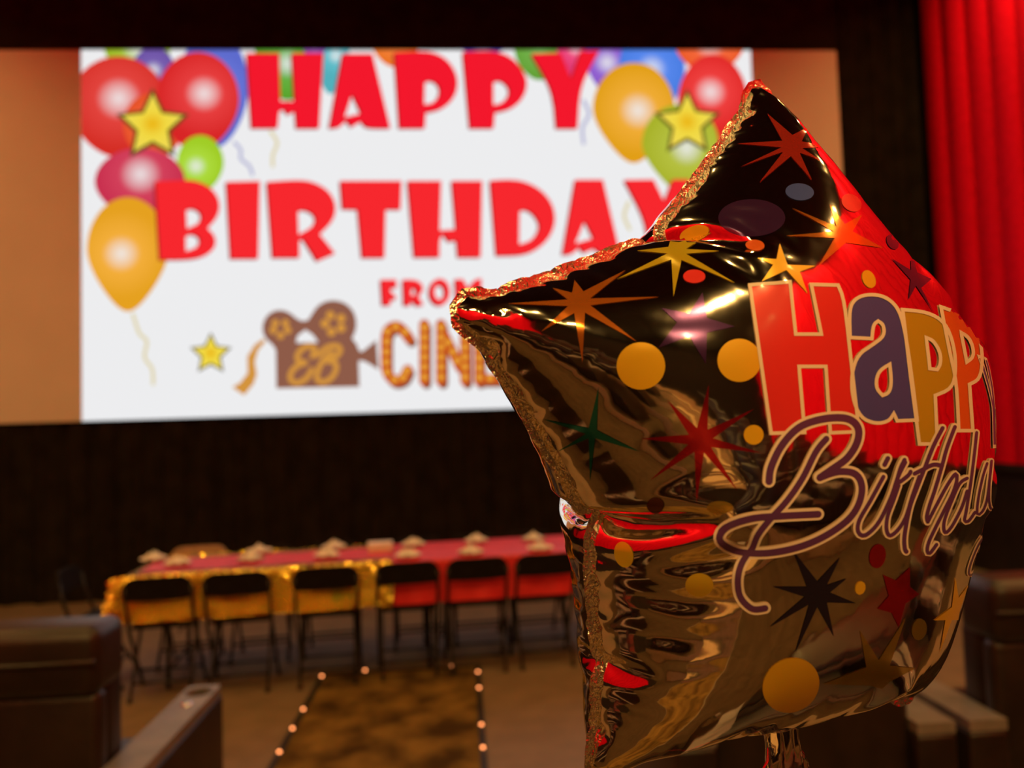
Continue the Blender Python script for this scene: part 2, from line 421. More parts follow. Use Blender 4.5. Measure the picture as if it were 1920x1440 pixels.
# lettering of the greeting, traced as outlines
A_, B_, C_, D_, E_, F_, G_ = zo(440, 80, 5.333), zo(780, 80, 5.333), zo(280, 320, 5.333), zo(620, 320, 5.333), zo(920, 320, 5.0526), zo(700, 510, 6.2625), zo(340, 550, 5.0526)
letters = [
 (A_, [[(125, 110), (450, 110), (462, 590), (605, 590), (578, 110), (892, 110), (850, 860), (622, 860), (610, 690), (535, 725), (500, 670), (450, 690), (435, 858), (175, 858)]], 0),
 (A_, [[(1085, 115), (1380, 115), (1560, 860), (1320, 860), (1270, 790), (1170, 850), (1120, 780), (1055, 855), (950, 858)], [(1180, 520), (1268, 712), (1105, 748)]], 0),
 (B_, [[(-213, 105), (60, 88), (200, 108), (320, 180), (400, 300), (422, 420), (392, 540), (310, 640), (200, 690), (100, 702), (90, 860), (-163, 860)], [(90, 402), (150, 382), (212, 410), (246, 480), (222, 560), (160, 612), (85, 622)]], 0),
 (B_, [[(470, 98), (740, 84), (900, 118), (1020, 210), (1095, 330), (1112, 430), (1082, 540), (1000, 640), (890, 687), (790, 702), (777, 860), (540, 860)], [(775, 400), (840, 380), (905, 420), (940, 490), (912, 560), (850, 612), (775, 627)]], 0),
 (B_, [[(1155, 118), (1448, 108), (1548, 368), (1645, 92), (1832, 86), (1640, 440), (1615, 862), (1403, 862), (1370, 480)]], 0),
 (C_, [[(66, 112), (380, 94), (520, 118), (640, 190), (702, 290), (712, 390), (672, 490), (590, 580), (660, 650), (674, 740), (624, 820), (520, 872), (380, 892), (112, 892)],
       [(375, 398), (440, 378), (510, 410), (532, 470), (500, 532), (383, 582)], [(370, 660), (430, 633), (500, 660), (517, 710), (482, 772), (372, 808)]], 1),
 (C_, [[(776, 116), (1112, 108), (1095, 882), (820, 882)]], 1),
 (C_, [[(1182, 116), (1500, 94), (1650, 118), (1780, 190), (1852, 290), (1872, 400), (1832, 520), (1710, 640), (1862, 830), (1682, 908), (1545, 690), (1505, 700), (1507, 872), (1238, 872)],
       [(1490, 408), (1560, 393), (1640, 430), (1672, 490), (1640, 562), (1498, 642)]], 1),
 (D_, [[(100, 106), (712, 106), (702, 392), (575, 390), (552, 402), (542, 872), (318, 872), (275, 392), (122, 386)]], 1),
 (D_, [[(772, 106), (1107, 106), (1092, 600), (1255, 590), (1213, 106), (1517, 106), (1502, 868), (1275, 868), (1260, 700), (1180, 712), (1130, 640), (1090, 690), (1092, 868), (838, 868)]], 1),
 (E_, [[(-4, 98), (180, 86), (330, 108), (470, 180), (570, 290), (612, 420), (602, 540), (542, 660), (440, 752), (300, 804), (54, 808)], [(275, 388), (330, 368), (400, 408), (450, 480), (462, 540), (432, 612), (370, 672), (270, 702)]], 1),
 (E_, [[(800, 90), (1062, 90), (1224, 784), (1050, 792), (980, 740), (880, 782), (840, 730), (775, 794), (678, 798)], [(890, 478), (972, 642), (803, 692)]], 1),
 (E_, [[(1262, 92), (1540, 88), (1640, 292), (1722, 88), (1884, 88), (1690, 440), (1680, 800), (1490, 800), (1470, 480)]], 1),
 (F_, [[(92, 92), (272, 92), (278, 192), (205, 182), (210, 248), (266, 278), (270, 330), (214, 312), (205, 392), (112, 392)]], 1),
 (F_, [[(350, 92), (500, 92), (582, 150), (588, 220), (535, 292), (592, 390), (512, 402), (450, 322), (440, 396), (362, 392)], [(450, 188), (500, 200), (512, 258), (450, 282)]], 1),
 (F_, [egg(780, 238, 122, 158, 0, 28), egg(780, 240, 58, 84, 0, 20)], 1),
 (F_, [[(960, 88), (1052, 88), (1120, 200), (1188, 88), (1272, 80), (1267, 392), (1190, 392), (1180, 250), (1120, 330), (1060, 250), (1067, 392), (980, 392)]], 1)]
for z, loops, k in letters:
    L = [rounded(z(l)) for l in loops]
    sh = [[(x - 3.2, y + 2.4) for x, y in l] for l in L]
    screen_art('letter', [(sh, E_SHADE), (L, E_RED if k else E_REDTOP)])
# cinema logo: film camera and marquee letters
E_BR = emit('projected_brown', srgb(152, 98, 78), SCREEN_GAIN); E_OR = emit('projected_amber', srgb(226, 158, 66), SCREEN_GAIN)
E_MQ = emit('projected_marquee', srgb(214, 92, 30), SCREEN_GAIN); E_MS = emit('projected_marquee_side', srgb(138, 84, 64), SCREEN_GAIN); E_BU = emit('projected_bulb', srgb(250, 178, 60), SCREEN_GAIN)
cam_out = rounded(G_([(905, 902), (900, 540), (870, 490), (820, 450), (785, 400), (770, 330), (790, 250), (840, 190), (910, 160), (985, 165), (1050, 200), (1100, 245), (1150, 268), (1205, 255), (1240, 200), (1285, 130), (1360, 80), (1450, 66), (1550, 90), (1630, 160), (1664, 260), (1655, 360), (1620, 430),
    (1662, 478), (1690, 550), (1720, 552), (1850, 445), (1872, 725), (1735, 640), (1682, 642), (1690, 886)]), 2, 40)
screen_art('film_camera_picture', [([cam_out, G_([(1090, 470), (1105, 405), (1180, 348), (1250, 395), (1300, 468)])], E_BR)])
screen_art('film_strip_picture', [([G_([(785, 430), (700, 490), (630, 600), (632, 760), (560, 850), (488, 890), (600, 966), (690, 860), (720, 770), (702, 650), (732, 540), (802, 460)])], E_OR)])
for x, y in ((895, 285), (990, 285), (1012, 352), (945, 402), (876, 352)): screen_art('reel_dot', [([G_(egg(x, y, 36, 36, 0, 12))], E_OR)])
for x, y in ((1415, 212), (1517, 240), (1517, 332), (1425, 368), (1365, 290)): screen_art('reel_dot', [([G_(egg(x, y, 43, 43, 0, 12))], E_OR)])
for P in ([(1245, 600), (1268, 525), (1195, 505), (1120, 560), (1105, 630), (1180, 660)], [(1180, 660), (1100, 690), (1042, 760), (1045, 825), (1110, 850), (1195, 800), (1240, 725)],
          [(1300, 590), (1390, 512), (1480, 500), (1510, 545), (1455, 612), (1380, 640)], [(1380, 640), (1462, 662), (1465, 740), (1405, 820), (1330, 845)], [(1330, 845), (1288, 808), (1310, 705), (1372, 610), (1430, 560)]):
    screen_art('script_stroke', [([ribbon_poly(G_(P), 10)], E_OR)])
marq = [[[(425, 790), (350, 690), (265, 640), (175, 690), (152, 800), (152, 940), (152, 1080), (170, 1190), (250, 1275), (350, 1250), (405, 1150)]], [[(600, 620), (600, 1280)]],
        [[(795, 620), (795, 1280)], [(830, 740), (1020, 1120)], [(1075, 760), (1080, 1280)]], [[(1240, 640), (1240, 1280)], [(1240, 1260), (1460, 1260)], [(1240, 960), (1400, 960)], [(1240, 660), (1440, 660)]]]
bulbs = [[(375, 705), (265, 645), (165, 700), (160, 820), (155, 940), (155, 1060), (165, 1180), (250, 1265), (350, 1240), (395, 1160)], [(600, y) for y in (655, 770, 885, 1000, 1115, 1235)],
         [(795, y) for y in (655, 770, 885, 1000, 1115, 1235)] + [(880, 830), (935, 940), (985, 1045)] + [(1075, y) for y in (770, 885, 1000, 1115, 1235)], [(1245, y) for y in (665, 780, 895, 1010, 1125, 1240)] + [(1370, 1250), (1355, 960), (1365, 660)]]
for st_, bl in zip(marq, bulbs):
    lay = [([ribbon_poly([(x + 4.5, y + 6.5) for x, y in F_(p)], 18.5)], E_MS) for p in st_] + [([ribbon_poly(F_(p), 20)], E_MQ) for p in st_] + [([F_(egg(x, y, 38, 38, 0, 12))], E_BU) for x, y in bl]
    screen_art('marquee_letter', lay)

# ------------------------------------------------------------------ aisle carpet with light strips
YA = 5.30
car = MB().box((AX0, -1.15, .0005), (AX1, YA, .008)).build('aisle_carpet', MT['carpet']); car['kind'] = 'structure'
def led_strip(name, a, b, leds, label):
    a = Vector(a); b = Vector(b); root = empty(name, a); tag(root, label, 'light strip', 'aisle edge light strips')
    d = (b - a).normalized(); n = Vector((-d.y, d.x, 0)) * .016
    v = [a + n, a - n, b - n, b + n]; up = Vector((0, 0, .014))
    mb = MB().add([p - a for p in v] + [p - a + up for p in v], [(0, 3, 2, 1), (4, 5, 6, 7), (0, 1, 5, 4), (1, 2, 6, 5), (2, 3, 7, 6), (3, 0, 4, 7)])
    mb.build('channel', MT['led_strip'], root)
    me = MB().lathe([(0.0005, .009), (.006, .008), (.009, .004), (.009, 0)], 10).mesh('diode', True); me.materials.append(MT['led'])
    for p in leds:
        o = bpy.data.objects.new('diode', me); COL.objects.link(o); o.parent = root
        t = (Vector(p) - a).dot(d); o.location = d * t + up
Lp = [on_z(*p, .015) for p in ((606, 1268), (572, 1330), (552, 1366), (527, 1410))]; Lp += [Vector((AX0, y, .015)) for y in (3.45, 2.9, 2.3, 1.6)]
Rp = [on_z(*p, .015) for p in ((897, 1260), (895, 1290), (901, 1359), (904, 1402))]; Rp += [Vector((AX1, y, .015)) for y in (3.3, 2.7, 2.1, 1.5)]
Bp = [on_z(*p, .015) for p in ((683, 1261), (848, 1251))]
led_strip('aisle_light_strip', (AX0, 1.2, .0), (AX0, YA, 0), Lp, 'dark floor strip of small amber lights beside the grey armrest')
led_strip('aisle_light_strip', (AX1, 1.2, .0), (AX1, YA, 0), Rp, 'dark floor strip of small amber lights along the bare floor side')
led_strip('aisle_light_strip', (AX0 + .02, YA, .0), (AX1 - .02, YA, 0), Bp, 'short floor strip of amber lights across the aisle end under the table')

# ------------------------------------------------------------------ party tables
TA = math.atan2(.29, 2.81); TU = Vector((math.cos(TA), math.sin(TA), 0)); TV = Vector((-math.sin(TA), math.cos(TA), 0)); TO = Vector((-2.13, 5.02, 0))
TH, TD = .74, .76
def tpos(u, v, z=0): return TO + TU * u + TV * v + Vector((0, 0, z))
T1, T2 = (0.0, 1.64), (1.66, 3.49)
def folding_table(u0, u1, label):
    root = empty('folding_table', tpos((u0 + u1) / 2, TD / 2), TA); tag(root, label, 'table', 'party tables')
    hw = (u1 - u0) / 2 - .012; hd = TD / 2 - .012
    MB().box((-hw, -hd, TH - .045), (hw, hd, TH - .006)).build('tabletop', MT['black_plastic'], root, bevel=.012)
    for sx in (-1, 1):
        x = sx * (hw - .22)
        for sy in (-1, 1):
            MB().tube([(x, sy * (hd - .10), TH - .05), (x, sy * (hd - .10), .012)], .014).build('leg', MT['black_metal'], root, sm=True)
        MB().tube([(x, -hd + .10, .12), (x, hd - .10, .12)], .010).build('crossbar', MT['black_metal'], root, sm=True)
        MB().tube([(x, 0, .30), (x - sx * .35, 0, TH - .05)], .008).build('brace', MT['black_metal'], root, sm=True)
folding_table(*T1, 'long folding table under the shiny gold cloth')
folding_table(*T2, 'long folding table under the plain red cloth')

def cloth(name, u0, u1, drop, mat, label, seed, flare, crumple, over=(1, 1)):
    rnd = np.random.default_rng(seed); st = .016
    a0, a1 = (u0 - drop * over[0], u1 + drop * over[1]); nu = int((a1 - a0) / st); nv = int((TD + 2 * drop) / st)
    ph = rnd.uniform(0, 6.28, 8); v = []
    for j in range(nv + 1):
        for i in range(nu + 1):
            s = a0 + (a1 - a0) * i / nu; t = -drop + (TD + 2 * drop) * j / nv
            cs, ct = min(max(s, u0), u1), min(max(t, 0), TD)
            ds, dt = s - cs, t - ct; d = math.hypot(ds, dt)
            z = TH + .003; x, y = cs, ct
            if d > 1e-6:
                ox, oy = ds / d, dt / d
                corner = min(abs(ds), abs(dt)) / (max(abs(ds), abs(dt)) + 1e-6)
                q = cs * 13 + ct * 13
                rip = math.sin(q + ph[0]) + .6 * math.sin(2.1 * q + ph[1])
                fl = flare * (.05 + .13 * corner) * d / drop + .010 * rip * d / drop + .006
                x += ox * fl; y += oy * fl; z -= max(0, math.sqrt(max(d * d - fl * fl, 0)))
            c = crumple
            if c:
                n = rnd.normal(0, 1, 3) * c * .35
                g = math.sin(s * 61 + t * 37 + ph[2]) * math.sin(s * 43 - t * 71 + ph[3]) + .7 * math.sin(s * 110 + ph[4]) * math.sin(t * 97 + ph[5])
                if d > 0.004: x += n[0] + c * g * (abs(ds) > 1e-6) * (1 if ds > 0 else -1) * .6; y += n[1] - c * abs(g) * (abs(dt) > 1e-6) * (1 if dt > 0 else -1) * -.6
                else: z += abs(c * g) * .5
            v.append(tpos(x, y, z))
    f = [(j * (nu + 1) + i, j * (nu + 1) + i + 1, (j + 1) * (nu + 1) + i + 1, (j + 1) * (nu + 1) + i) for j in range(nv) for i in range(nu)]
    o = MB().add(v, f).build(name, mat, sm=True)
    return tag(o, label, 'tablecloth')
def gold_mat():
    m, nt, b = principled('gold_foil_cloth', (.85, .50, .06), .16, 1.0)
    tc = nt.nodes.new('ShaderNodeTexCoord'); n = nt.nodes.new('ShaderNodeTexNoise'); n.inputs['Scale'].default_value = 3.2; n.inputs['Detail'].default_value = 3
    nt.links.new(tc.outputs['Object'], n.inputs['Vector'])
    r = nt.nodes.new('ShaderNodeValToRGB'); e = r.color_ramp.elements
    e[0].position = .32; e[0].color = (.62, .11, .02, 1); e[1].position = .74; e[1].color = (.17, .42, .04, 1)
    for p, c in ((.42, (.62, .32, .03, 1)), (.64, (.66, .40, .05, 1))):
        k = e.new(p); k.color = c
    nt.links.new(n.outputs['Fac'], r.inputs['Fac']); nt.links.new(r.outputs['Color'], b.inputs['Base Color'])
    n2 = nt.nodes.new('ShaderNodeTexNoise'); n2.inputs['Scale'].default_value = 55; n2.inputs['Detail'].default_value = 3
    nt.links.new(tc.outputs['Object'], n2.inputs['Vector'])
    bp = nt.nodes.new('ShaderNodeBump'); bp.inputs['Strength'].default_value = .8; bp.inputs['Distance'].default_value = .02
    nt.links.new(n2.outputs['Fac'], bp.inputs['Height']); nt.links.new(bp.outputs['Normal'], b.inputs['Normal'])
    return m
MT['gold_cloth'] = gold_mat()
cloth('gold_tablecloth', T1[0], T1[1], .28, MT['gold_cloth'], 'crinkled shiny gold foil tablecloth with orange and green patches', 5, .8, .006, (1, .06))
cloth('red_tablecloth', T2[0], T2[1], .28, MT['red_plastic'], 'plain red plastic tablecloth hanging over the table', 6, .5, 0, (.03, 1))
# red runner down the gold table
mb = MB(); nu = 60; v = []
for j in range(9):
    for i in range(nu + 1):
        u = .05 + (T1[1] - .04) * i / nu; t = .13 + .50 * j / 8
        v.append(tpos(u, t, TH + .010 + .0015 * math.sin(u * 21) * math.sin(t * 17)))
mb.add(v, [(j * (nu + 1) + i, j * (nu + 1) + i + 1, (j + 1) * (nu + 1) + i + 1, (j + 1) * (nu + 1) + i) for j in range(8) for i in range(nu)])
n0 = len(v); mb.add([Vector(p) - Vector((0, 0, .002)) for p in v], [(j * (nu + 1) + i, (j + 1) * (nu + 1) + i, (j + 1) * (nu + 1) + i + 1, j * (nu + 1) + i + 1) for j in range(8) for i in range(nu)])
tag(mb.build('red_table_runner', MT['red_plastic'], sm=True), 'red runner laid along the middle of the gold tablecloth', 'table runner')

# gold tinsel added for glints along the near edge and corners of the gold cloth
rt = np.random.default_rng(9); tv = []; tf = []
for k in range(4200):
    q = rt.uniform(0, 1)
    if q < .62: u, vv, z = rt.uniform(-.02, T1[1]), -.022 + rt.normal(0, .008), TH + .008 - abs(rt.normal(0, .026))
    elif q < .80: z = TH - rt.uniform(0, .27); u, vv = -.03 - (TH - z) * .22 + rt.normal(0, .014), -.02 - (TH - z) * .12 + rt.normal(0, .012)
    elif q < .93: z = TH - rt.uniform(0, .27); u, vv = T1[1] - .03 + rt.normal(0, .018), -.036 - (TH - z) * .05 + rt.normal(0, .006)
    else: u, vv, z = rt.uniform(0, T1[1]), TD + .018 + rt.normal(0, .006), TH + .004 - abs(rt.normal(0, .012))
    n = Vector((rt.normal(0, .22), -.72 + rt.normal(0, .14), .68 + rt.normal(0, .14))).normalized(); a = n.orthogonal().normalized(); a.rotate(Matrix.Rotation(rt.uniform(0, 6.28), 3, n)); b = n.cross(a)  # facets lean so that the lamps glint towards the camera
    c = tpos(u, vv, z); L = rt.uniform(.006, .015); w_ = rt.uniform(.002, .005); i0 = len(tv)
    tv += [c + a * L + b * w_, c - a * L + b * w_, c - a * L - b * w_, c + a * L - b * w_]; tf.append((i0, i0 + 1, i0 + 2, i0 + 3))
MT['tinsel'], nt, b = principled('gold_tinsel', (.95, .62, .08), .2, 1.0)
n = nt.nodes.new('ShaderNodeTexNoise'); n.inputs['Scale'].default_value = 45; tc = nt.nodes.new('ShaderNodeTexCoord'); nt.links.new(tc.outputs['Object'], n.inputs['Vector'])
mr = nt.nodes.new('ShaderNodeMapRange'); mr.inputs['From Min'].default_value = .35; mr.inputs['From Max'].default_value = .6; mr.inputs['To Min'].default_value = .08; mr.inputs['To Max'].default_value = .38
nt.links.new(n.outputs['Fac'], mr.inputs['Value']); nt.links.new(mr.outputs[0], b.inputs['Roughness'])
o = MB().add(tv, tf).build('gold_tinsel', MT['tinsel']); tag(o, 'glittering gold tinsel added for glints along the edge of the gold tablecloth', 'tinsel', kind='stuff')
# plates, napkins, box
plate_me = MB().lathe([(.0005, .004), (.058, .004), (.066, .007), (.088, .016), (.090, .017), (.088, .0185), (.066, .0095), (.058, .0065), (.0005, .0065)], 28).mesh('paper_plate', True); plate_me.materials.append(MT['paper'])
def napkin_mesh(seed):
    rnd = random.Random(seed); v = []; n = 12
    for j in range(n + 1):
        for i in range(n + 1):
            x = (i / n - .5); y = (j / n - .5); r = math.hypot(x, y)
            a = math.atan2(y, x); h = .040 * math.exp(-(r / .3) ** 2) * (1 + .6 * math.sin(a * 5 + seed)) + .010 * (1 + math.sin(a * 7 + seed * 2)) * min(1, r * 3)
            v.append((x * .13, y * .13, h + rnd.uniform(0, .003)))
    mb = MB().add(v, [(j * (n + 1) + i, j * (n + 1) + i + 1, (j + 1) * (n + 1) + i + 1, (j + 1) * (n + 1) + i) for j in range(n) for i in range(n)])
    me = mb.mesh('paper_napkin', True); me.materials.append(MT['paper']); return me
nap_me = [napkin_mesh(k) for k in range(3)]
spots = [(765, 1043), (883, 1038), (1013, 1030), (775, 1022), (893, 1015), (1000, 1012), (613, 1045), (627, 1027), (493, 1030), (333, 1060), (288, 1052), (470, 1052)]
for i, p in enumerate(spots):
    q = on_z(*p, TH + .01); red = i < 6
    uu = (q - TO).dot(TU); vv = (q - TO).dot(TV); vv = min(max(vv, .11), TD - .11)
    zz = TH + (.0045 if red else .0135) - (.0 if red else .0)
    q = tpos(uu, vv, zz)
    o = bpy.data.objects.new('paper_plate', plate_me); COL.objects.link(o); o.location = q
    nth_, sd_ = [(0, 0), (1, 0), (2, 0), (0, 1), (1, 1), (2, 1), (0, 0), (0, 1), (1, 1), (2, 0), (2, 1), (1, 0)][i]
    where = '%s cloth, %s side, %s from the %s cloth' % ('red' if red else 'gold', ('aisle', 'screen')[sd_], ('first', 'second', 'third')[nth_], 'gold' if red else 'red')
    tag(o, 'white paper plate on the ' + where, 'plate', 'plates on the party tables')
    o = bpy.data.objects.new('paper_napkin', nap_me[i % 3]); COL.objects.link(o); o.location = q + Vector((0, 0, .0075)); o.rotation_euler = (0, 0, i * 1.1)
    tag(o, 'crumpled napkin on the ' + where, 'napkin', 'napkins on the plates')
q = on_z(713, 1036, TH); uu = (q - TO).dot(TU)
bx = empty('white_box', tpos(uu, .46, TH + .0125), TA); tag(bx, 'low white cardboard box where gold cloth meets red cloth', 'box')
MB().box((-.085, -.06, 0), (.085, .06, .050)).build('box_body', MT['paper'], bx, bevel=.002)
MB().box((-.088, -.063, .040), (.088, .063, .056)).build('lid', MT['paper'], bx, bevel=.002)

# ------------------------------------------------------------------ folding chairs
def rounded_panel(w, h, r, th, curve, n=10):
    """upright panel with rounded top corners, bent in plan"""
    pts = [(-w / 2 + .012, 0), (w / 2 - .012, 0)]
    for k in range(7):
        a = math.pi / 2 * k / 6; pts.append((w / 2 - r + r * math.cos(a), h - r + r * math.sin(a)))
    for k in range(7):
        a = math.pi / 2 + math.pi / 2 * k / 6; pts.append((-w / 2 + r + r * math.cos(a), h - r + r * math.sin(a)))
    P = []
    for i in range(len(pts)):
        a, b = pts[i], pts[(i + 1) % len(pts)]; m = max(1, int(math.hypot(b[0] - a[0], b[1] - a[1]) / .03))
        P += [(a[0] + (b[0] - a[0]) * k / m, a[1] + (b[1] - a[1]) * k / m) for k in range(m)]
    n = len(P); cy = lambda x: -curve * (1 - (2 * x / w) ** 2)
    mb = MB(); v = [(x, cy(x) - th / 2, z) for x, z in P] + [(x, cy(x) + th / 2, z) for x, z in P] + [(0, cy(0) - th / 2, h / 2), (0, cy(0) + th / 2, h / 2)]
    f = [(i, (i + 1) % n, n + (i + 1) % n, n + i) for i in range(n)]
    # strips of quads across the panel keep the bend
    vv, tt = fill2d([P]); off = len(v)
    return mb.add(v[:-2], f).add([(x, cy(x) - th / 2, z) for x, z in vv], tt).add([(x, cy(x) + th / 2, z) for x, z in vv], [t[::-1] for t in tt])
def folding_chair(mat_back):
    r = empty('folding_chair')
    mb = rounded_panel(.45, .145, .095, .014, .03); mb.v = [(x, y - .014 - .022 * (z / .145), z + .615) for x, y, z in mb.v]
    mb.build('backrest', mat_back, r)
    mb = MB().box((-.195, .045, .425), (.195, .425, .450)); mb.build('seat', MT['black_plastic'], r, bevel=.011)
    for s in (-1, 1):
        MB().tube([(s * .205, -.03, .70), (s * .208, -.005, .58), (s * .21, .055, .43), (s * .21, .20, .22), (s * .21, .345, .012)], .012).build('front_leg', MT['black_metal'], r, sm=True)
        MB().tube([(s * .185, .25, .43), (s * .185, .12, .22), (s * .185, -.005, .012)], .011).build('rear_leg', MT['black_metal'], r, sm=True)
        MB().tube([(s * .21, .348, .02), (s * .21, .348, .0)], .015).build('rubber_foot', MT['black_plastic'], r, sm=True)
        MB().tube([(s * .185, -.008, .02), (s * .185, -.008, .0)], .015).build('rubber_foot', MT['black_plastic'], r, sm=True)
    MB().tube([(-.21, .268, .12), (.21, .268, .12)], .009).build('crossbar', MT['black_metal'], r, sm=True)
    MB().tube([(-.185, .045, .10), (.185, .045, .10)], .009).build('crossbar', MT['black_metal'], r, sm=True)
    return r
proto = folding_chair(MT['black_plastic']); proto.scale = (.93, 1, 1); first = [True]
def place_chair(loc, rz, label, group):
    o = proto if first[0] else copy_tree(proto); first[0] = False
    o.location = loc; o.rotation_euler = (0, 0, rz); tag(o, label, 'chair', group); return o
WHICH = ('beside the table end', 'in the middle of its three', 'next to the red tablecloth'), ('next to the gold tablecloth', 'second from the gold tablecloth', 'third from the gold tablecloth')
for i, x in enumerate((299, 444, 610, 765, 898, 1030)):
    p = on_y(x, 1080 - (x - 300) * .04, 4.96 + .1 * max(0, (x - 250) / 800)); u = (p - TO).dot(TU); k = i // 3
    place_chair(tpos(u, -.085), TA, 'black folding chair, aisle side of the %s cloth, %s' % (('gold', 'red')[k], WHICH[k][i % 3]), 'chairs on the aisle side of the tables')
for i, x in enumerate((378, 500, 625, 785, 893, 1000)):
    p = on_y(x, 1015, 6.05); u = (p - TO).dot(TU); k = i // 3
    c = place_chair(tpos(u, TD + .135), TA + math.pi, 'black folding chair, screen side of the %s cloth, %s' % (('gold', 'red')[k], WHICH[k][i % 3]), 'chairs on the screen side of the tables')
    if i == 0:
        c['label'] = 'folding chair with tan padded back on the screen side of the gold cloth'
        for ch in c.children:
            if ch.name.startswith('backrest'):
                ch.data = ch.data.copy(); ch.data.materials[0] = MT['tan_chair']; ch['label'] = 'tan padded backrest'; ch.scale = (1, 1, 1.06); ch.location.z = -.02
place_chair(tpos(-.42, TD * .52), TA - math.pi / 2, 'black folding chair standing at the short end of the gold table', 'chair at the table end')

# ------------------------------------------------------------------ recliners
def pillow(mb_, x0, x1, y0, y1, z0, z1, r):
    return MB().box((x0, y0, z0), (x1, y1, z1))
def recliner():
    """faces +Y; origin on the floor under the middle of the back"""
    r = empty('cinema_recliner')
    W = .66
    MB().box((-W / 2, -.02, .10), (W / 2, .06, .86)).build('back_shell', MT['leather'], r, bevel=.03, segs=3)
    MB().box((-W / 2 + .01, .05, .40), (W / 2 - .01, .20, .90)).build('back_cushion', MT['leather'], r, bevel=.05, segs=4)
    hd = MB().box((-W / 2 - .01, -.05, .845), (W / 2 + .01, .16, 1.055)).build('headrest', MT['leather'], r, bevel=.045, segs=4)
    MB().tube([(-W / 2 - .005, -.053, .955), (W / 2 + .005, -.053, .955)], .009).build('headrest_seam', MT['leather'], hd, sm=True)
    MB().box((-W / 2 + .01, .10, .28), (W / 2 - .01, .68, .46)).build('seat_cushion', MT['leather'], r, bevel=.05, segs=4)
    MB().box((-W / 2 + .02, .66, .10), (W / 2 - .02, .76, .44)).build('footrest', MT['leather'], r, bevel=.03, segs=3)
    MB().box((-W / 2 + .03, .02, .0), (W / 2 - .03, .64, .12)).build('base', MT['black_plastic'], r, bevel=.01)
    for s in (-1, 1):
        x0, x1 = sorted((s * (W / 2 - .005), s * (W / 2 + .13)))
        arm = MB().box((x0, -.06, .0), (x1, .76, .585)).build('armrest', MT['leather'], r, bevel=.015, segs=3)
        # grey top with a cup hole in its front end
        xm = (x0 + x1) / 2; yc, R = .675, .043
        outer = [(x0 + .004, -.055), (x1 - .004, -.055), (x1 - .004, .74), (x1 - .02, .757), (x0 + .02, .757), (x0 + .004, .74)]
        hole = [(xm + R * math.cos(2 * math.pi * k / 20), yc + R * math.sin(2 * math.pi * k / 20)) for k in range(20)]
        v, t = fill2d([outer, hole]); t = [f if ((v[f[1]][0] - v[f[0]][0]) * (v[f[2]][1] - v[f[0]][1]) - (v[f[1]][1] - v[f[0]][1]) * (v[f[2]][0] - v[f[0]][0])) > 0 else f[::-1] for f in t]
        mb = MB().add([(a, b, .622) for a, b in v], t)
        for L, inv in ((outer, False), (hole, True)):
            n = len(L); q = [(a, b, .622) for a, b in L] + [(a, b, .586) for a, b in L]
            mb.add(q, [((i + 1) % n, i, n + i, n + (i + 1) % n) if not inv else (i, (i + 1) % n, n + (i + 1) % n, n + i) for i in range(n)])
        top = mb.build('arm_top', MT['arm_plastic'], arm)
        MB().lathe([(.0005, .587), (R - .003, .587), (R - .001, .60), (R + .004, .6235), (R + .009, .6235), (R + .009, .6215)], 20, (xm, yc, 0)).build('cup_ring', MT['dark_plastic'], arm, sm=True)
        MB().lathe([(.0005, .628), (.016, .627), (.022, .6225), (.022, .621)], 16, (xm, .545, 0)).build('seat_button', MT['chrome'], arm, sm=True)
    return r
rec = recliner(); rfirst = [True]
def place_recliner(x, y, z, label, group=None):
    o = rec if rfirst[0] else copy_tree(rec); rfirst[0] = False
    o.location = (x, y, z); tag(o, label, 'recliner', group); return o
place_recliner(-1.44, 2.46, 0, 'dark leather recliner beside the aisle lights, grey armrest with cup hole')
place_recliner(-2.40, 2.46, 0, 'dark leather recliner on the inner side of the recliner by the aisle lights')
place_recliner(2.06, 2.50, 0, 'dark leather recliner nearest the bright red drape, behind the balloon')
place_recliner(1.10, 2.50, 0, 'dark leather recliner half hidden below the foil balloon')
ORD = ('first', 'second', 'third', 'fourth', 'fifth', 'sixth', 'seventh')
for row, (y, z) in enumerate(((.20, 0), (-2.45, .30), (-3.80, .60), (-5.15, .90))):
    for side, xs in (('bright drape', (.82, 1.77, 2.72, 3.67, 4.62)), ('opposite drape', (-1.90, -2.85, -3.80, -4.75))):
        for k, x in enumerate(xs):
            wh = 'in the second row' if row == 0 else 'on the %s seating step' % ORD[row - 1]
            place_recliner(x, y, z, 'dark leather recliner %s, %s from the aisle towards the %s' % (wh, ORD[k], side), 'recliners of the rear rows')

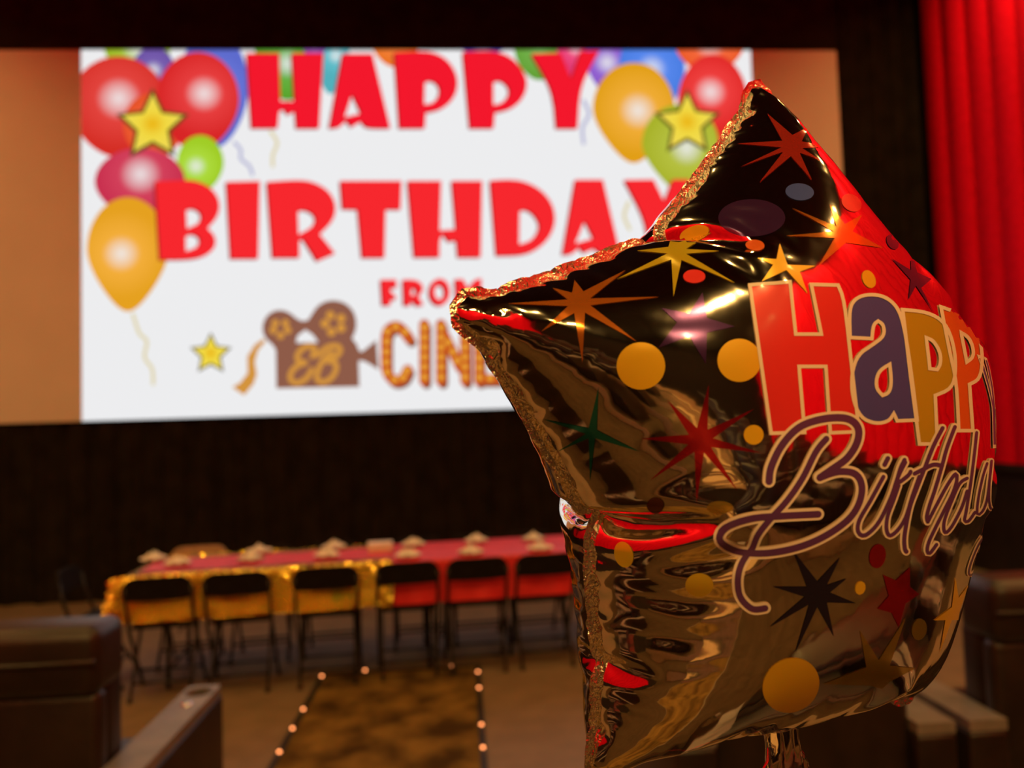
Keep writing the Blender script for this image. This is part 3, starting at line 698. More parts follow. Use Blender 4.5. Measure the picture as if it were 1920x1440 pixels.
# ------------------------------------------------------------------ the foil balloon: two flat star sheets, sealed at the rim and inflated
TIPS = [1.0, 1.02, 1.03, 1.02, 1.0]; VALS = [.80, .81, .90, .78, .76]; RO = .27
def star_outline(h, rtip=.015):
    pts = []
    for k in range(10):
        a = math.radians(90 + 36 * k); r = RO * (TIPS[k // 2] if k % 2 == 0 else VALS[k // 2]); pts.append((r * math.cos(a), r * math.sin(a)))
    pts = np.array(pts); out = []
    for k in range(10):
        p, a, b = pts[k], pts[k - 1], pts[(k + 1) % 10]
        if k % 2 == 0:
            u = (a - p) / np.linalg.norm(a - p); v = (b - p) / np.linalg.norm(b - p)
            half = math.acos(np.clip(u @ v, -1, 1)) / 2; t = rtip / math.tan(half); s = p + u * t; e = p + v * t
            c = p + (u + v) / np.linalg.norm(u + v) * rtip / math.sin(half)
            a0 = math.atan2(s[1] - c[1], s[0] - c[0]); a1 = math.atan2(e[1] - c[1], e[0] - c[0])
            while a1 < a0: a1 += 2 * math.pi
            out += [c + rtip * np.array([math.cos(a0 + (a1 - a0) * i / 6), math.sin(a0 + (a1 - a0) * i / 6)]) for i in range(7)]
        else: out.append(p)
    out = np.array(out); res = []; vi = [i for i in range(len(out)) if i % 8 == 7]
    for q in range(len(vi)):
        seg = []; i = vi[q - 1]
        while True:
            seg.append(out[i])
            if i == vi[q]: break
            i = (i + 1) % len(out)
        seg = np.array(seg); L = np.r_[0, np.cumsum(np.linalg.norm(np.diff(seg, axis=0), axis=1))]
        m = max(2, int(round(L[-1] / h))); m += m % 2; tt = np.linspace(0, L[-1], m + 1)[:-1]
        res.append(np.c_[np.interp(tt, L, seg[:, 0]), np.interp(tt, L, seg[:, 1])])
    return np.concatenate(res)
def inside_poly(poly, P):
    x, y = P[:, 0], P[:, 1]; c = np.zeros(len(P), bool)
    for i in range(len(poly)):
        (x0, y0), (x1, y1) = poly[i - 1], poly[i]
        if y1 != y0: c ^= ((y0 > y) != (y1 > y)) & (x < (x1 - x0) * (y - y0) / (y1 - y0) + x0)
    return c
def dist_poly(poly, P, arc=False):
    d = np.full(len(P), 1e9); s = np.zeros(len(P)); run = 0.0
    for i in range(len(poly)):
        a, b = poly[i - 1], poly[i]; ab = b - a; L = math.sqrt(ab @ ab)
        t = np.clip(((P - a) @ ab) / (ab @ ab), 0, 1); q = np.linalg.norm(P - a - t[:, None] * ab, axis=1)
        m = q < d; d[m] = q[m]; s[m] = run + t[m] * L; run += L
    return (d, s) if arc else d
def flat_mesh(h):
    B = star_outline(h); g = np.random.default_rng(1); nx = int(2 * RO / h) + 4
    P = np.array([((i + .5 * (j % 2)) * h, j * h * .866) for j in range(-nx, nx) for i in range(-nx, nx)])
    P = P + g.uniform(-.12, .12, P.shape) * h
    P = P[np.hypot(P[:, 0], P[:, 1]) < RO * 1.04]; P = P[inside_poly(B, P)]; P = P[dist_poly(B, P) > .55 * h]
    V = np.concatenate([B, P]); nb = len(B)
    r = delaunay_2d_cdt([Vector(v) for v in V], [(i, (i + 1) % nb) for i in range(nb)], [], 1, 1e-6)
    return np.array([tuple(v) for v in r[0]]), np.array(r[2]), nb
def edges_of(T):
    return np.unique(np.sort(np.concatenate([T[:, [0, 1]], T[:, [1, 2]], T[:, [2, 0]]]), axis=1), axis=0)
def colour_sets(E, n):
    used = [0] * n; col = np.zeros(len(E), int)
    for k, (a, b) in enumerate(E.tolist()):
        m = used[a] | used[b]; c = 0
        while m >> c & 1: c += 1
        used[a] |= 1 << c; used[b] |= 1 << c; col[k] = c
    return [np.where(col == c)[0] for c in range(col.max() + 1)]
class Inflate:
    def __init__(s, r2, T, nb, X=None):
        n = len(r2); m = n - nb; s.n, s.nb, s.N = n, nb, n + m
        s.bm = np.r_[np.arange(nb), np.arange(n, n + m)]; s.T1 = T; s.T = np.concatenate([T, s.bm[T][:, ::-1]])
        R2 = np.concatenate([r2, r2[nb:]]); Ef = edges_of(T)
        E = np.unique(np.sort(np.concatenate([Ef, s.bm[Ef]]), axis=1), axis=0); L = np.linalg.norm(R2[E[:, 0]] - R2[E[:, 1]], axis=1)
        d = {}
        for t in T.tolist():
            for k in range(3):
                a, b = t[k], t[(k + 1) % 3]; d.setdefault((min(a, b), max(a, b)), []).append(t[(k + 2) % 3])
        Bf = np.array([v for v in d.values() if len(v) == 2]); Bp = np.concatenate([Bf, s.bm[Bf]]); BL = np.linalg.norm(R2[Bp[:, 0]] - R2[Bp[:, 1]], axis=1)
        s.cE = [(E[c, 0], E[c, 1], L[c]) for c in colour_sets(E, s.N)]; s.cB = [(Bp[c, 0], Bp[c, 1], BL[c]) for c in colour_sets(Bp, s.N)]
        s.area = np.mean(L) ** 2 * .866
        if X is None:
            q = 1 - np.hypot(*r2.T) / np.hypot(*r2.T).max(); dz = np.where(np.arange(n) < nb, 0, .02 * np.maximum(q, .05))
            X = np.concatenate([np.c_[r2, dz], np.c_[r2[nb:], -dz[nb:]]])
        s.X = X.copy(); s.V = np.zeros_like(s.X)
    def step(s, p, damp, it=8, kc=.25, kb=.15):
        X, T = s.X, s.T; fn = np.cross(X[T[:, 1]] - X[T[:, 0]], X[T[:, 2]] - X[T[:, 0]]) / 6; F = np.zeros_like(X)
        for k in range(3):
            for a in range(3): F[:, a] += np.bincount(T[:, k], fn[:, a], s.N)
        s.V = s.V * damp + p * F / s.area; Xo = X.copy(); X = X + s.V
        for _ in range(it):
            for a, b, L in s.cB:
                d = X[b] - X[a]; l = np.sqrt((d * d).sum(1)); d *= (np.minimum(l - L, 0) * kb * .5 / l)[:, None]; X[a] += d; X[b] -= d
            for a, b, L in s.cE:
                d = X[b] - X[a]; l = np.sqrt((d * d).sum(1)); e = l - L; d *= (np.where(e > 0, .5, .5 * kc) * e / l)[:, None]; X[a] += d; X[b] -= d
        s.V = X - Xo; s.X = X
def split_mesh(r2, T, nb, Xs):
    """midpoint split of one sheet, boundary kept first; Xs: list of per-vertex arrays to carry along"""
    n = len(r2); E = edges_of(T); src = []; mid = {}; idx = {}
    for i in range(nb):
        a, b = i, (i + 1) % nb; src += [(a, a), (a, b)]; mid[(min(a, b), max(a, b))] = 2 * i + 1; idx[a] = 2 * i
    for a in range(nb, n): idx[a] = len(src); src.append((a, a))
    for a, b in E.tolist():
        if (a, b) not in mid: mid[(a, b)] = len(src); src.append((a, b))
    src = np.array(src); g = lambda a, b: mid[(min(a, b), max(a, b))]; NT = []
    for a, b, c in T.tolist():
        x, y, z = g(a, b), g(b, c), g(c, a); A, Bb, C = idx[a], idx[b], idx[c]; NT += [(A, x, z), (x, Bb, y), (z, y, C), (x, y, z)]
    f = lambda Q: (Q[src[:, 0]] + Q[src[:, 1]]) / 2
    return f(r2), np.array(NT), 2 * nb, [f(Q) for Q in Xs]
r2, T, nb = flat_mesh(.009)
sim = Inflate(r2, T, nb)
for i in range(300): sim.step(4e-5, .97 if i < 210 else .9)
r2, T, nb, (Xf, Xb) = split_mesh(r2, T, nb, [sim.X[:sim.n], sim.X[sim.bm]])
sim = Inflate(r2, T, nb, np.concatenate([Xf, Xb[nb:]]))
for i in range(120): sim.step(2e-5, .9)

# pose of the balloon in front of the camera, at the size of a half metre foil star
BP = dict(rot=(-0.0468, 0.4508, -0.0018), loc=(0.1748, -0.0335, -0.5337), zs=1.0462, ys=1.0454)
X = sim.X * (.24 / np.hypot(sim.X[:, 0], sim.X[:, 1]).max()) * np.array([1, BP['ys'], BP['zs']])
rv = Vector(BP['rot']); RM = Matrix.Rotation(rv.length, 3, rv.normalized())
CAM3 = Matrix((CR, CU, -CF)).transposed()
BW = Matrix.Translation(CO + CAM3 @ Vector(BP['loc'])) @ (CAM3 @ RM).to_4x4()
BWI = BW.inverted()
outline0 = r2[:nb].copy()
Xf, Xb = X[:sim.n], X[sim.bm]
rest, Tn, nbn, (Ff, Fb) = split_mesh(r2, T, nb, [Xf, Xb])
def relax(P, T, nb, it=2):
    """light smoothing so that the split foil bends instead of kinking"""
    E = edges_of(T); n = len(P)
    for _ in range(it):
        S = np.zeros_like(P); c = np.zeros(n)
        for a, b in ((0, 1), (1, 0)):
            for k in range(3): S[:, k] += np.bincount(E[:, a], P[E[:, b], k], n)
            c += np.bincount(E[:, a], minlength=n)
        Q = P + .5 * (S / c[:, None] - P); Q[:nb] = P[:nb]; P = Q
    return P
def vert_normals(P, T):
    fn = np.cross(P[T[:, 1]] - P[T[:, 0]], P[T[:, 2]] - P[T[:, 0]]); N = np.zeros_like(P)
    for k in range(3):
        for a in range(3): N[:, a] += np.bincount(T[:, k], fn[:, a], len(P))
    return N / (np.linalg.norm(N, axis=1)[:, None] + 1e-12)
def vnoise(x, seed):
    g = np.random.default_rng(seed).uniform(-1, 1, 4096); i = np.floor(x).astype(int); f = x - i; f = f * f * (3 - 2 * f)
    return g[i % 4096] * (1 - f) + g[(i + 1) % 4096] * f
dist, arc = dist_poly(rest[:nbn], rest, True)
def pucker(P, seed):
    """fine gathers that run in from the heat-sealed rim"""
    N = vert_normals(P, Tn); d = dist
    env = np.minimum(d / .005, 1) * np.exp(-d / .022)
    s_ = arc + .05 * (d)
    w = .0006 * vnoise(s_ / .0065 + .6 * vnoise(d / .01, seed + 3), seed) + .0009 * vnoise(s_ / .014, seed + 1) * np.exp(-d / .03)
    env2 = np.minimum(d / .012, 1) * np.exp(-d / .06); w2 = .0007 * vnoise(s_ / .016, seed + 2)
    env3 = np.minimum(d / .010, 1) * np.exp(-d / .075); w3 = .00020 * vnoise(s_ / .005 + .8 * vnoise(d / .02, seed + 5), seed + 4)
    return P + N * ((env * w + env2 * w2 + env3 * w3)[:, None])
FR = pucker(relax(Ff, Tn, nbn), 11); BK = pucker(relax(Fb, Tn[:, ::-1], nbn), 31)

def foil(name, col, rough, scale=26, strength=.10, depth=.004):
    m, nt, b = principled(name, col, rough, 1.0)
    tc = nt.nodes.new('ShaderNodeTexCoord'); n = nt.nodes.new('ShaderNodeTexNoise'); n.inputs['Scale'].default_value = scale; n.inputs['Detail'].default_value = 3
    nt.links.new(tc.outputs['Object'], n.inputs['Vector'])
    bp = nt.nodes.new('ShaderNodeBump'); bp.inputs['Strength'].default_value = strength; bp.inputs['Distance'].default_value = depth
    nt.links.new(n.outputs['Fac'], bp.inputs['Height']); nt.links.new(bp.outputs['Normal'], b.inputs['Normal'])
    return m
MT['foil'] = foil('mirror_foil', (.90, .84, .74), .07)
MT['foil_rim'] = foil('crinkled_foil_rim', (.90, .84, .74), .16, 330, .6, .0025)
bal = empty('foil_star_balloon'); bal.matrix_world = BW
tag(bal, 'mirrored foil star balloon printed with birthday lettering, stars and dots', 'balloon')
def bal_mesh(name, P, F, mat, sm=True):
    me = bpy.data.meshes.new(name); me.from_pydata(P.tolist() if hasattr(P, 'tolist') else P, [], F.tolist() if hasattr(F, 'tolist') else F)
    if sm: smooth(me)
    me.update(); return link(name, me, mat, bal)
bal_mesh('front_sheet', FR, Tn, MT['foil'])
bal_mesh('back_sheet', BK, Tn[:, ::-1], MT['foil'])
# heat sealed rim: a crinkled flange around the star
B = FR[:nbn]; prev, nxt = np.roll(B, 1, 0), np.roll(B, -1, 0); tg = nxt - prev; tg /= np.linalg.norm(tg, axis=1)[:, None]
outw = np.c_[tg[:, 1], -tg[:, 0], 0 * tg[:, 0]]; outw /= np.linalg.norm(outw, axis=1)[:, None] + 1e-9
al = np.r_[0, np.cumsum(np.linalg.norm(np.diff(B, axis=0), axis=1))]
rows = []
for k, wd in enumerate((0, .0016, .0034, .0052)):
    amp = (0, .0003, .0006, .0009)[k]
    rows.append(B + outw * wd * (1 + .12 * vnoise(al / .004, 60 + k))[:, None] + np.c_[0 * al, 0 * al, amp * vnoise(al / .0035, 50 + k) + amp * vnoise(al / .011, 70)])
rp = np.concatenate(rows); rf = []
for k in range(3):
    for i in range(nbn):
        j = (i + 1) % nbn; rf.append((k * nbn + i, k * nbn + j, (k + 1) * nbn + j, (k + 1) * nbn + i))
bal_mesh('sealed_rim', rp, np.array(rf), MT['foil_rim'], True)
# filling neck that hangs from the bottom edge
ib = int(np.argmin(np.abs(((np.degrees(np.arctan2(rest[:nbn, 1], rest[:nbn, 0])) + 90 + 180) % 360) - 180)))
nk = Vector(B[ib]); v = []; nn = 15; nr = 26
for j in range(nr + 1):
    t = j / nr; hw = .0175 + .004 * math.sin(t * 3) + .004 * t - .006 * math.exp(-((t - .12) / .1) ** 2)
    for i in range(2 * nn):
        a = 2 * math.pi * i / (2 * nn); x = hw * math.cos(a); z = .0035 * math.sin(a) * (1.6 - t) + .0016 * math.sin(x * 700 + 3 * t) + .002 * math.sin(t * 9)
        v.append((nk.x + x + .012 * t, nk.y + .006 - .135 * t, nk.z + z))
f = [(j * 2 * nn + i, j * 2 * nn + (i + 1) % (2 * nn), (j + 1) * 2 * nn + (i + 1) % (2 * nn), (j + 1) * 2 * nn + i) for j in range(nr) for i in range(2 * nn)]
neck = bal_mesh('filling_neck', v, f, MT['foil'])
e0 = BW @ Vector((nk.x + .012, nk.y - .125, nk.z))
pts = [e0 + Vector((.012 * math.sin(t * 5), .010 * math.sin(t * 7 + 1), 0)) + Vector((0, 0, -(e0.z - .003) * t)) for t in [k / 30 for k in range(31)]]
rb = MB().tube([BWI @ p for p in pts], .0016, 6).build('ribbon', MT['red_plastic'], bal, sm=True)

# ---- printing on the front sheet
FW = [BW @ Vector(p) for p in FR]
TREE = BVHTree.FromPolygons(FW, Tn.tolist())
NV = vert_normals(FR, Tn)
def hit(px, py):
    d = ray(px, py).normalized(); loc, no, idx, dd = TREE.ray_cast(CO, d)
    return (loc, no, d) if loc is not None else None
def lift(loc, no, d, off):
    if no.dot(d) > 0: no = -no
    return BWI @ (loc + no * off)
def decal(name, layers, label=None, maxedge=.02):
    """layers: list of (verts2d in photo pixels, tris, material, offset); projected on the foil from where they are seen"""
    mb = MB(); mats = []
    for V2, TT, m, off in layers:
        H = [hit(x, y) for x, y in V2]; P = [lift(*h, off) if h else None for h in H]
        keep = []
        for t in TT:
            if any(P[i] is None for i in t): continue
            e = max((P[t[i]] - P[t[(i + 1) % len(t)]]).length for i in range(len(t)))
            if e < maxedge: keep.append(t)
        if not keep: continue
        if m not in mats: mats.append(m)
        ids = sorted({i for t in keep for i in t}); mp = {i: k for k, i in enumerate(ids)}
        # counter-clockwise in the photo (y down) -> facing the viewer
        ff = []
        for t in keep:
            a, b, c = (V2[t[0]], V2[t[1]], V2[t[2]])
            s_ = (b[0] - a[0]) * (c[1] - a[1]) - (b[1] - a[1]) * (c[0] - a[0])
            tt = tuple(mp[i] for i in t); ff.append(tt if s_ < 0 else tt[::-1])
        mb.add([P[i] for i in ids], ff, mats.index(m))
    if not mb.f: return None
    o = mb.build(name, mats, bal, sm=True)
    if label: o['label'] = label
    return o
def dense(loops, h=5.5):
    """fill outline + holes with a fine triangle net so that it can follow the foil"""
    loops2 = []
    for L in loops:
        Q = []
        for i in range(len(L)):
            a, b = L[i], L[(i + 1) % len(L)]; m = max(1, int(math.hypot(b[0] - a[0], b[1] - a[1]) / h))
            Q += [(a[0] + (b[0] - a[0]) * k / m, a[1] + (b[1] - a[1]) * k / m) for k in range(m)]
        loops2.append(Q)
    O = np.array(loops2[0]); x0, y0 = O.min(0); x1, y1 = O.max(0)
    G = np.array([(x0 + (i + .5 * (j % 2)) * h, y0 + j * h * .866) for j in range(int((y1 - y0) / h / .866) + 2) for i in range(int((x1 - x0) / h) + 2)])
    if len(G): G = G[inside_poly(O, G)]
    if len(G): G = G[dist_poly(O, G) > h * .5]
    for L in loops2[1:]:
        if len(G): G = G[~inside_poly(np.array(L), G)]
        if len(G): G = G[dist_poly(np.array(L), G) > h * .5]
    V = []; Fc = []
    for L in loops2:
        if sum(L[i - 1][0] * L[i][1] - L[i][0] * L[i - 1][1] for i in range(len(L))) < 0: L = L[::-1]
        s_ = len(V); V += [Vector(p) for p in L]; Fc.append(list(range(s_, s_ + len(L))))
    V += [Vector(p) for p in G]
    r = delaunay_2d_cdt(V, [], Fc, 1, 1e-5)
    tr = [tuple(f) for f, src in zip(r[2], r[5]) if len(src) == 1 and src[0] == 0]
    return [tuple(v) for v in r[0]], tr
def strip(path, w, closed=False, step=4.0, round_=True):
    s_ = stroke(path, w, closed, step); L, R = ribbon(s_, w, closed); n = len(s_)
    V = [tuple(p) for p in L] + [tuple(p) for p in s_] + [tuple(p) for p in R]; Tt = []
    for i in range(n if closed else n - 1):
        j = (i + 1) % n
        for a, b in ((0, n), (n, 2 * n)): Tt += [(a + i, a + j, b + j), (a + i, b + j, b + i)]
    if not closed:
        for c, e, sg in ((s_[0], s_[0] - s_[1], 1), (s_[-1], s_[-1] - s_[-2], 1)):
            a0 = math.atan2(e.y, e.x); k0 = len(V); V.append(tuple(c))
            V += [(c.x + w / 2 * math.cos(a0 - math.pi / 2 + math.pi * k / 8), c.y + w / 2 * math.sin(a0 - math.pi / 2 + math.pi * k / 8)) for k in range(9)]
            Tt += [(k0, k0 + 1 + k, k0 + 2 + k) for k in range(8)]
    return V, Tt
def poly_ring(loop, w):
    """outline band around a closed polygon with its corners kept"""
    L = []
    for i in range(len(loop)):
        a, b = loop[i], loop[(i + 1) % len(loop)]; m = max(1, int(math.hypot(b[0] - a[0], b[1] - a[1]) / 6))
        L += [(a[0] + (b[0] - a[0]) * k / m, a[1] + (b[1] - a[1]) * k / m) for k in range(m)]
    n = len(L); V = []; Tt = []
    P = [Vector(p) for p in L]
    for i in range(n):
        t0 = (P[i] - P[i - 1]).normalized(); t1 = (P[(i + 1) % n] - P[i]).normalized(); n0 = Vector((-t0.y, t0.x)); n1 = Vector((-t1.y, t1.x))
        nn_ = n0 + n1; nn_ = nn_.normalized() if nn_.length > .1 else n0
        k = min(1.8, 1 / max(.3, nn_.dot(n0)))
        V += [tuple(P[i] + nn_ * w / 2 * k), tuple(P[i] - nn_ * w / 2 * k)]
    for i in range(n):
        j = (i + 1) % n; Tt += [(2 * i, 2 * j, 2 * j + 1), (2 * i, 2 * j + 1, 2 * i + 1)]
    return V, Tt
def ink(name, col, metal=.25, rough=.30):
    m, nt, b = principled('ink_' + name, col, rough, metal); b.inputs['Coat Weight'].default_value = .25; b.inputs['Coat Roughness'].default_value = .1
    return m
INK = dict(gold=ink('gold', (.80, .50, .02)), yellow=ink('yellow', (.82, .66, .03), .55, .22), orange=ink('orange', (.80, .24, .03), .72, .16), red=ink('red', (.78, .06, .04), .72, .16),
           redm=ink('red_matte', (.72, .035, .035), .15), dred=ink('dark_red', (.50, .015, .03), .8, .14), teal=ink('teal', (.03, .28, .24), .8, .14), purple=ink('purple', (.10, .035, .17), .7, .16), navy=ink('navy', (.05, .04, .09), .8, .12),
           blue=ink('blue', (.05, .085, .42), .2), olive=ink('olive', (.50, .36, .02), .2), oran=ink('orange_matte', (.74, .14, .02), .2), white=ink('white', (.80, .72, .62), .0, .45), brown=ink('brown', (.12, .04, .02), .7, .2), bronze=ink('bronze', (.50, .33, .05), .75, .16), violet=ink('violet', (.10, .035, .15), .0, .4))
ZA, ZB, ZCc, ZD, ZE, ZF, ZH = zo(840, 130, 2.4), zo(1320, 130, 2.4), zo(900, 600, 2.88), zo(1320, 500, 2.4), zo(1020, 900, 2.6667), zo(1320, 940, 2.88), zo(1640, 760, 4.8)
def burst(c, tips, r):
    """thin pointed star: tips in order around the centre, waist at radius r"""
    tips = sorted(tips, key=lambda p: math.atan2(p[1] - c[1], p[0] - c[0])); out = []; n = len(tips)
    for i in range(n):
        a = math.atan2(tips[i][1] - c[1], tips[i][0] - c[0]); b = math.atan2(tips[(i + 1) % n][1] - c[1], tips[(i + 1) % n][0] - c[0])
        if b <= a: b += 2 * math.pi
        m = (a + b) / 2; out += [tips[i], (c[0] + r * math.cos(m), c[1] + r * math.sin(m))]
    return out
O1, O2, O3 = .00035, .0006, .0008
def star_print(loop, m, off=O1): decal('star_print', [(*dense([loop]), INK[m], off)])
def dot_print(c, rx, ry, m, rot=0, off=O1):
    a = math.radians(rot); L = []
    for k in range(40):
        t = 2 * math.pi * k / 40; x, y = rx * math.cos(t), ry * math.sin(t); L.append((c[0] + x * math.cos(a) - y * math.sin(a), c[1] + x * math.sin(a) + y * math.cos(a)))
    decal('dot_print', [(*dense([L]), INK[m], off)])
def bst(z, c, tips, r, m): star_print(burst(z([c])[0], z(tips), r), m)
bst(ZA, (590, 1050), [(270, 1055), (470, 985), (570, 950), (800, 905), (950, 1025), (850, 1225), (605, 1320), (420, 1180)], 22, 'orange')
bst(ZA, (1030, 822), [(760, 945), (1015, 1022), (1290, 962), (1220, 818), (1185, 735), (1000, 775), (850, 818)], 18, 'yellow')
bst(ZB, (395, 345), [(285, 200), (470, 260), (560, 350), (525, 410), (485, 500), (250, 510), (165, 440), (150, 335)], 20, 'red')
bst(ZB, (625, 740), [(395, 625), (565, 610), (710, 655), (805, 805), (515, 885), (370, 750)], 18, 'orange')
bst(ZCc, (605, 610), [(640, 365), (340, 535), (420, 710), (595, 870), (860, 710)], 11, 'teal')
bst(ZCc, (1190, 650), [(1235, 350), (1480, 480), (1530, 720), (1390, 920), (1170, 990), (920, 865), (870, 640), (1010, 430)], 24, 'dred')
bst(ZF, (610, 500), [(480, 265), (735, 300), (770, 415), (820, 550), (700, 730), (490, 820), (350, 680), (370, 460)], 24, 'navy')
bst(ZF, (940, 930), [(840, 695), (1088, 625), (1140, 900), (960, 1010), (640, 985)], 26, 'bronze')
star_print(ZF([(1355, 410), (1372, 520), (1425, 450), (1378, 590), (1370, 640), (1335, 640), (1270, 820), (1300, 640), (1240, 642), (1335, 570)]), 'gold')
star_print(ZF([(965, 395), (1035, 425), (1110, 355), (1110, 460), (1160, 500), (1085, 550), (1050, 680), (1010, 600), (935, 580), (995, 510)]), 'dred')
star_print(ZB([(925, 800), (958, 915), (1022, 945), (975, 985), (1030, 1092), (952, 975), (918, 1038), (928, 948), (842, 852), (930, 905)]), 'purple')
star_print(ZA([(1145, 1005), (1165, 1120), (1290, 1158), (1165, 1185), (1160, 1325), (1085, 1200), (945, 1255), (1030, 1140), (960, 1075), (1085, 1100)]), 'purple')
star_print(ZB([(340, 785), (375, 880), (500, 885), (430, 912), (465, 1010), (370, 905), (260, 955), (310, 880), (240, 850), (325, 855)]), 'gold')
for z, c, rx, ry, m, rot in ((ZA, (1110, 740), 68, 35, 'gold', -18), (ZA, (1108, 933), 50, 30, 'redm', 0), (ZA, (868, 1335), 109, 106, 'gold', 0), (ZA, (1310, 1310), 98, 97, 'gold', 0),
        (ZB, (430, 553), 64, 38, 'blue', 5), (ZB, (215, 670), 150, 84, 'purple', 0), (ZB, (230, 793), 42, 25, 'oran', 5), (ZB, (662, 602), 48, 36, 'redm', 35), (ZB, (847, 778), 24, 36, 'purple', -30), (ZB, (740, 945), 28, 42, 'gold', -25),
        (ZCc, (1477, 620), 53, 53, 'gold', 0), (ZCc, (948, 1000), 47, 43, 'brown', 0), (ZCc, (1295, 1012), 70, 34, 'bronze', 0), (ZCc, (778, 1267), 50, 70, 'yellow', -15), (ZCc, (1185, 1430), 75, 62, 'olive', 0),
        (ZF, (468, 992), 158, 142, 'gold', -35), (ZF, (842, 467), 27, 36, 'gold', 15), (ZF, (935, 295), 44, 66, 'dred', 10), (ZF, (1160, 690), 40, 58, 'bronze', 10)):
    dot_print(z([c])[0], rx / (2.4 if z in (ZA, ZB) else 2.88), ry / (2.4 if z in (ZA, ZB) else 2.88), m, rot)
# block letters H a p p with pale outlines
block = [([[(205, 85), (385, 70), (410, 305), (525, 305), (480, 82), (600, 85), (628, 150), (660, 440), (694, 742), (565, 748), (545, 450), (425, 450), (450, 746), (300, 750)]], 'redm'),
         ([[(650, 190), (680, 142), (740, 125), (810, 135), (865, 180), (895, 260), (925, 450), (955, 690), (865, 694), (850, 660), (830, 695), (770, 708), (700, 680), (664, 590), (660, 480), (690, 395), (760, 350), (808, 312), (804, 262), (780, 246), (758, 262), (752, 325), (654, 320)],
           [(832, 440), (840, 520), (830, 568), (800, 580), (772, 550), (772, 500), (790, 465)]], 'blue'),
         ([[(890, 195), (1000, 205), (1080, 250), (1120, 350), (1130, 470), (1110, 550), (1036, 580), (1046, 798), (965, 798), (926, 500)], [(996, 320), (1030, 335), (1060, 390), (1060, 440), (1045, 464), (1012, 460)]], 'olive'),
         ([[(1062, 182), (1140, 210), (1205, 258), (1240, 330), (1250, 430), (1235, 508), (1190, 530), (1205, 738), (1142, 738), (1132, 520), (1100, 380)], [(1152, 296), (1188, 320), (1208, 370), (1206, 410), (1178, 430)]], 'oran')]
for loops, m in block:
    L = [rounded(ZD(l)) for l in loops]
    decal('block_letter', [(*dense(L), INK[m], O1)] + [(*poly_ring(l, 6.5), INK['white'], O2) for l in L], maxedge=.03)
# script lettering
scr_paths = [
 (ZD([(290, 965), (300, 900), (350, 800), (430, 720), (540, 684), (640, 684), (688, 724), (684, 790), (640, 860), (570, 912), (518, 948)]), 14, 6.5),
 (ZD([(518, 948), (600, 922), (676, 932), (706, 990), (690, 1070), (640, 1140), (540, 1210), (420, 1260), (280, 1286), (160, 1280), (80, 1240), (76, 1200), (120, 1160), (220, 1130), (350, 1120), (510, 1112)]), 13, 6.5),
 (ZD([(546, 775), (500, 832), (440, 950), (370, 1052), (290, 1140), (240, 1205), (216, 1265)]) + [(1400, 1040), (1388, 1062), (1383, 1091), (1389, 1120), (1410, 1140), (1434, 1139)], 12, 6.5),
 (ZD([(822, 862), (808, 890)]), 9, 6), (ZD([(802, 945), (745, 1050), (694, 1140), (690, 1192), (722, 1206), (780, 1150), (835, 1040), (868, 945), (900, 880)]), 8, 5.5),
 (ZH([(258, 490), (220, 570), (196, 690), (288, 632), (312, 596)]), 8, 5.5), (ZH([(205, 720), (160, 850), (105, 1000), (98, 1120), (130, 1168), (200, 1115), (270, 1000), (330, 810), (390, 640)]), 7.5, 5),
 (ZH([(600, 205), (520, 360), (440, 560), (370, 740), (310, 900), (272, 1080), (256, 1200), (262, 1290), (276, 1312)]), 8, 5), (ZH([(350, 612), (430, 572), (520, 532), (592, 542)]), 8, 4.5),
 (ZH([(710, 195), (640, 380), (590, 560), (530, 760), (482, 900), (458, 1000), (468, 1044)]), 7.5, 5), (ZH([(468, 1044), (540, 905), (640, 720), (715, 615), (728, 668), (690, 790), (610, 950), (530, 1110), (475, 1230), (462, 1305), (486, 1326), (545, 1250)]), 7, 4.5),
 (ZH([(820, 655), (755, 700), (685, 850), (615, 1040), (622, 1140), (680, 1090), (770, 920), (820, 770)]), 6.5, 4.5), (ZH([(906, 245), (884, 450), (852, 700), (812, 950), (798, 1030), (832, 1038), (890, 960)]), 6, 4.5),
 (ZH([(1000, 522), (962, 640), (922, 830), (912, 970), (955, 955), (998, 850), (1026, 640), (1040, 500)]), 5, 4), (ZH([(1040, 500), (1022, 700), (1020, 870), (1036, 925)]), 4, 3.5),
 (ZD([(1288, 1165), (1230, 1250), (1192, 1345), (1190, 1385), (1215, 1368), (1250, 1300), (1292, 1210)]), 3.5, 3)]
for P, wd, bd in scr_paths:
    decal('script_letter', [(*strip(P, wd + bd * 1.5), INK['white'], O2), (*strip(P, wd * .95), INK['violet'], O3)], maxedge=.03)

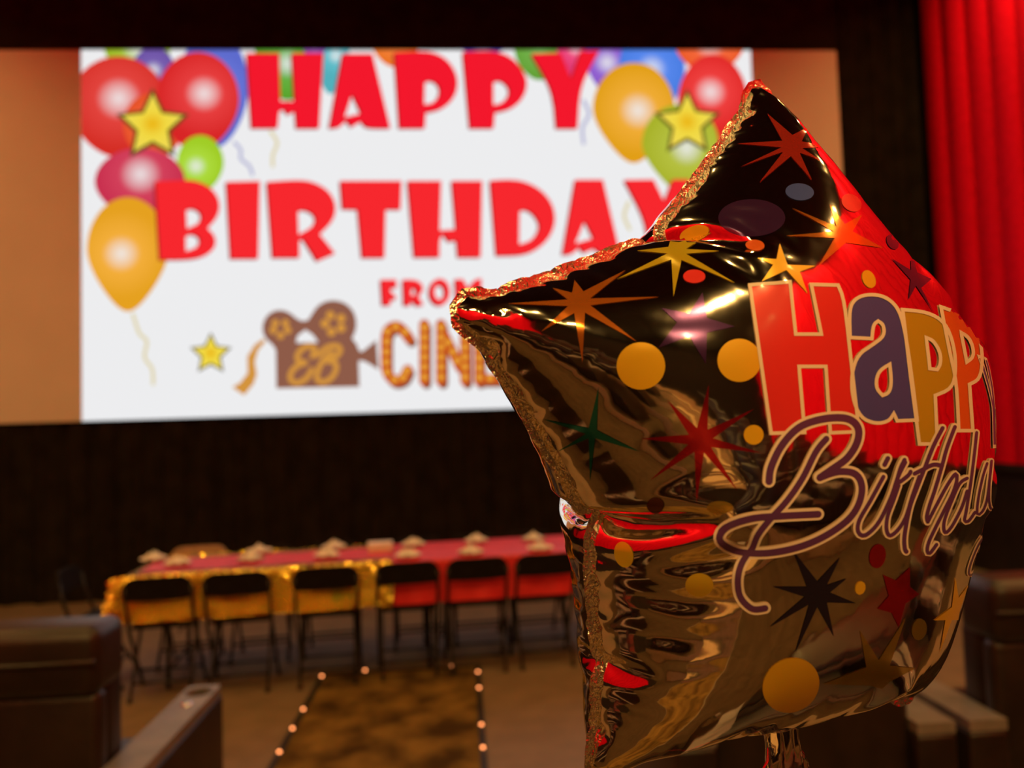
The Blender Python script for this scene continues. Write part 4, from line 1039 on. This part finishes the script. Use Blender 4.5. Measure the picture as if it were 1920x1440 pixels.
# the lettering goes on round the turn of the balloon: laid out in the flat coordinates of the sheet
REST = BVHTree.FromPolygons([Vector((a, b, 0)) for a, b in rest], Tn.tolist())
def flat_of(px, py):
    d = ray(px, py).normalized(); loc, no, idx, dd = TREE.ray_cast(CO, d)
    if loc is None: return None
    t = Tn[idx]; A, Bq, C = (FW[i] for i in t); e1, e2, q = Bq - A, C - A, loc - A
    d11, d12, d22, q1, q2 = e1.dot(e1), e1.dot(e2), e2.dot(e2), q.dot(e1), q.dot(e2); den = d11 * d22 - d12 * d12
    u, v_ = (d22 * q1 - d12 * q2) / den, (d11 * q2 - d12 * q1) / den
    return Vector(rest[t[0]] * (1 - u - v_) + rest[t[1]] * u + rest[t[2]] * v_)
def from_flat(x, y, off):
    loc, no, idx, dd = REST.ray_cast(Vector((x, y, 1)), Vector((0, 0, -1)))
    if loc is None: return None
    t = Tn[idx]; a, b, c = rest[t[0]], rest[t[1]], rest[t[2]]; den = (b[1] - c[1]) * (a[0] - c[0]) + (c[0] - b[0]) * (a[1] - c[1])
    u = ((b[1] - c[1]) * (x - c[0]) + (c[0] - b[0]) * (y - c[1])) / den; v_ = ((c[1] - a[1]) * (x - c[0]) + (a[0] - c[0]) * (y - c[1])) / den; w_ = 1 - u - v_
    p = FR[t[0]] * u + FR[t[1]] * v_ + FR[t[2]] * w_; n = NV[t[0]] * u + NV[t[1]] * v_ + NV[t[2]] * w_
    return Vector(p + n * off)
def flat_decal(name, layers):
    mb = MB(); mats = []
    for V2, TT, m, off in layers:
        P = [from_flat(x, y, off) for x, y in V2]
        if m not in mats: mats.append(m)
        ids = [i for i, p in enumerate(P) if p is not None]; mp = {i: k for k, i in enumerate(ids)}; ff = []
        for t in TT:
            if all(i in mp for i in t):
                a, b, c = V2[t[0]], V2[t[1]], V2[t[2]]; sg = (b[0] - a[0]) * (c[1] - a[1]) - (b[1] - a[1]) * (c[0] - a[0])
                tt = tuple(mp[i] for i in t); ff.append(tt if sg > 0 else tt[::-1])
        mb.add([P[i] for i in ids], ff, mats.index(m))
    return mb.build(name, mats, bal, sm=True)
pa, pb = flat_of(*ZD([(1010, 500)])[0]), flat_of(*ZD([(1165, 480)])[0])
top, bot = flat_of(*ZD([(1020, 215)])[0]), flat_of(*ZD([(1000, 780)])[0])
if all(p is not None for p in (pa, pb, top, bot)):
    K = 1000.0; aa = flat_of(*ZD([(800, 430)])[0]); dx = (pa - aa); c = pb + dx * 1.3; H = (top - bot).length; wd = dx.length * .40
    yl = [(-wd, H * .30), (-wd * .35, H * .30), (0, -H * .05), (wd * .35, H * .30), (wd, H * .30), (wd * .15, -H * .45), (-wd * .75, -H * .45), (-wd * .30, -H * .12)]
    L = [((c.x + x) * K, (c.y + y) * K) for x, y in yl]
    sc_ = lambda VT: ([(x / K, y / K) for x, y in VT[0]], VT[1])
    flat_decal('block_letter', [(*sc_(dense([L], 2.4)), INK['blue'], O1), (*sc_(poly_ring(L, 2.2)), INK['white'], O2)])
    e = Vector((c.x + .004, c.y - H * .55))
    P = [((e.x + x) * K, (e.y + y) * K) for x, y in ((.004, .030), (.008, .005), (.018, .004), (.026, .030), (.020, -.010), (.006, -.045), (-.008, -.060))]
    flat_decal('script_letter', [(*sc_(strip(P, 5.2, step=2)), INK['white'], O2), (*sc_(strip(P, 3.0, step=2)), INK['violet'], O3)])
for x, y, r_, m in ((.19, .055, .016, 'gold'), (.135, -.165, .014, 'redm'), (.215, .02, .010, 'blue')):
    L = [((x + r_ * math.cos(k * .209)) * 1000, (y + r_ * math.sin(k * .209)) * 1000) for k in range(30)]; V2, TT = dense([L], 2.4)
    flat_decal('dot_print', [([(a / 1000, b / 1000) for a, b in V2], TT, INK[m], O1)])
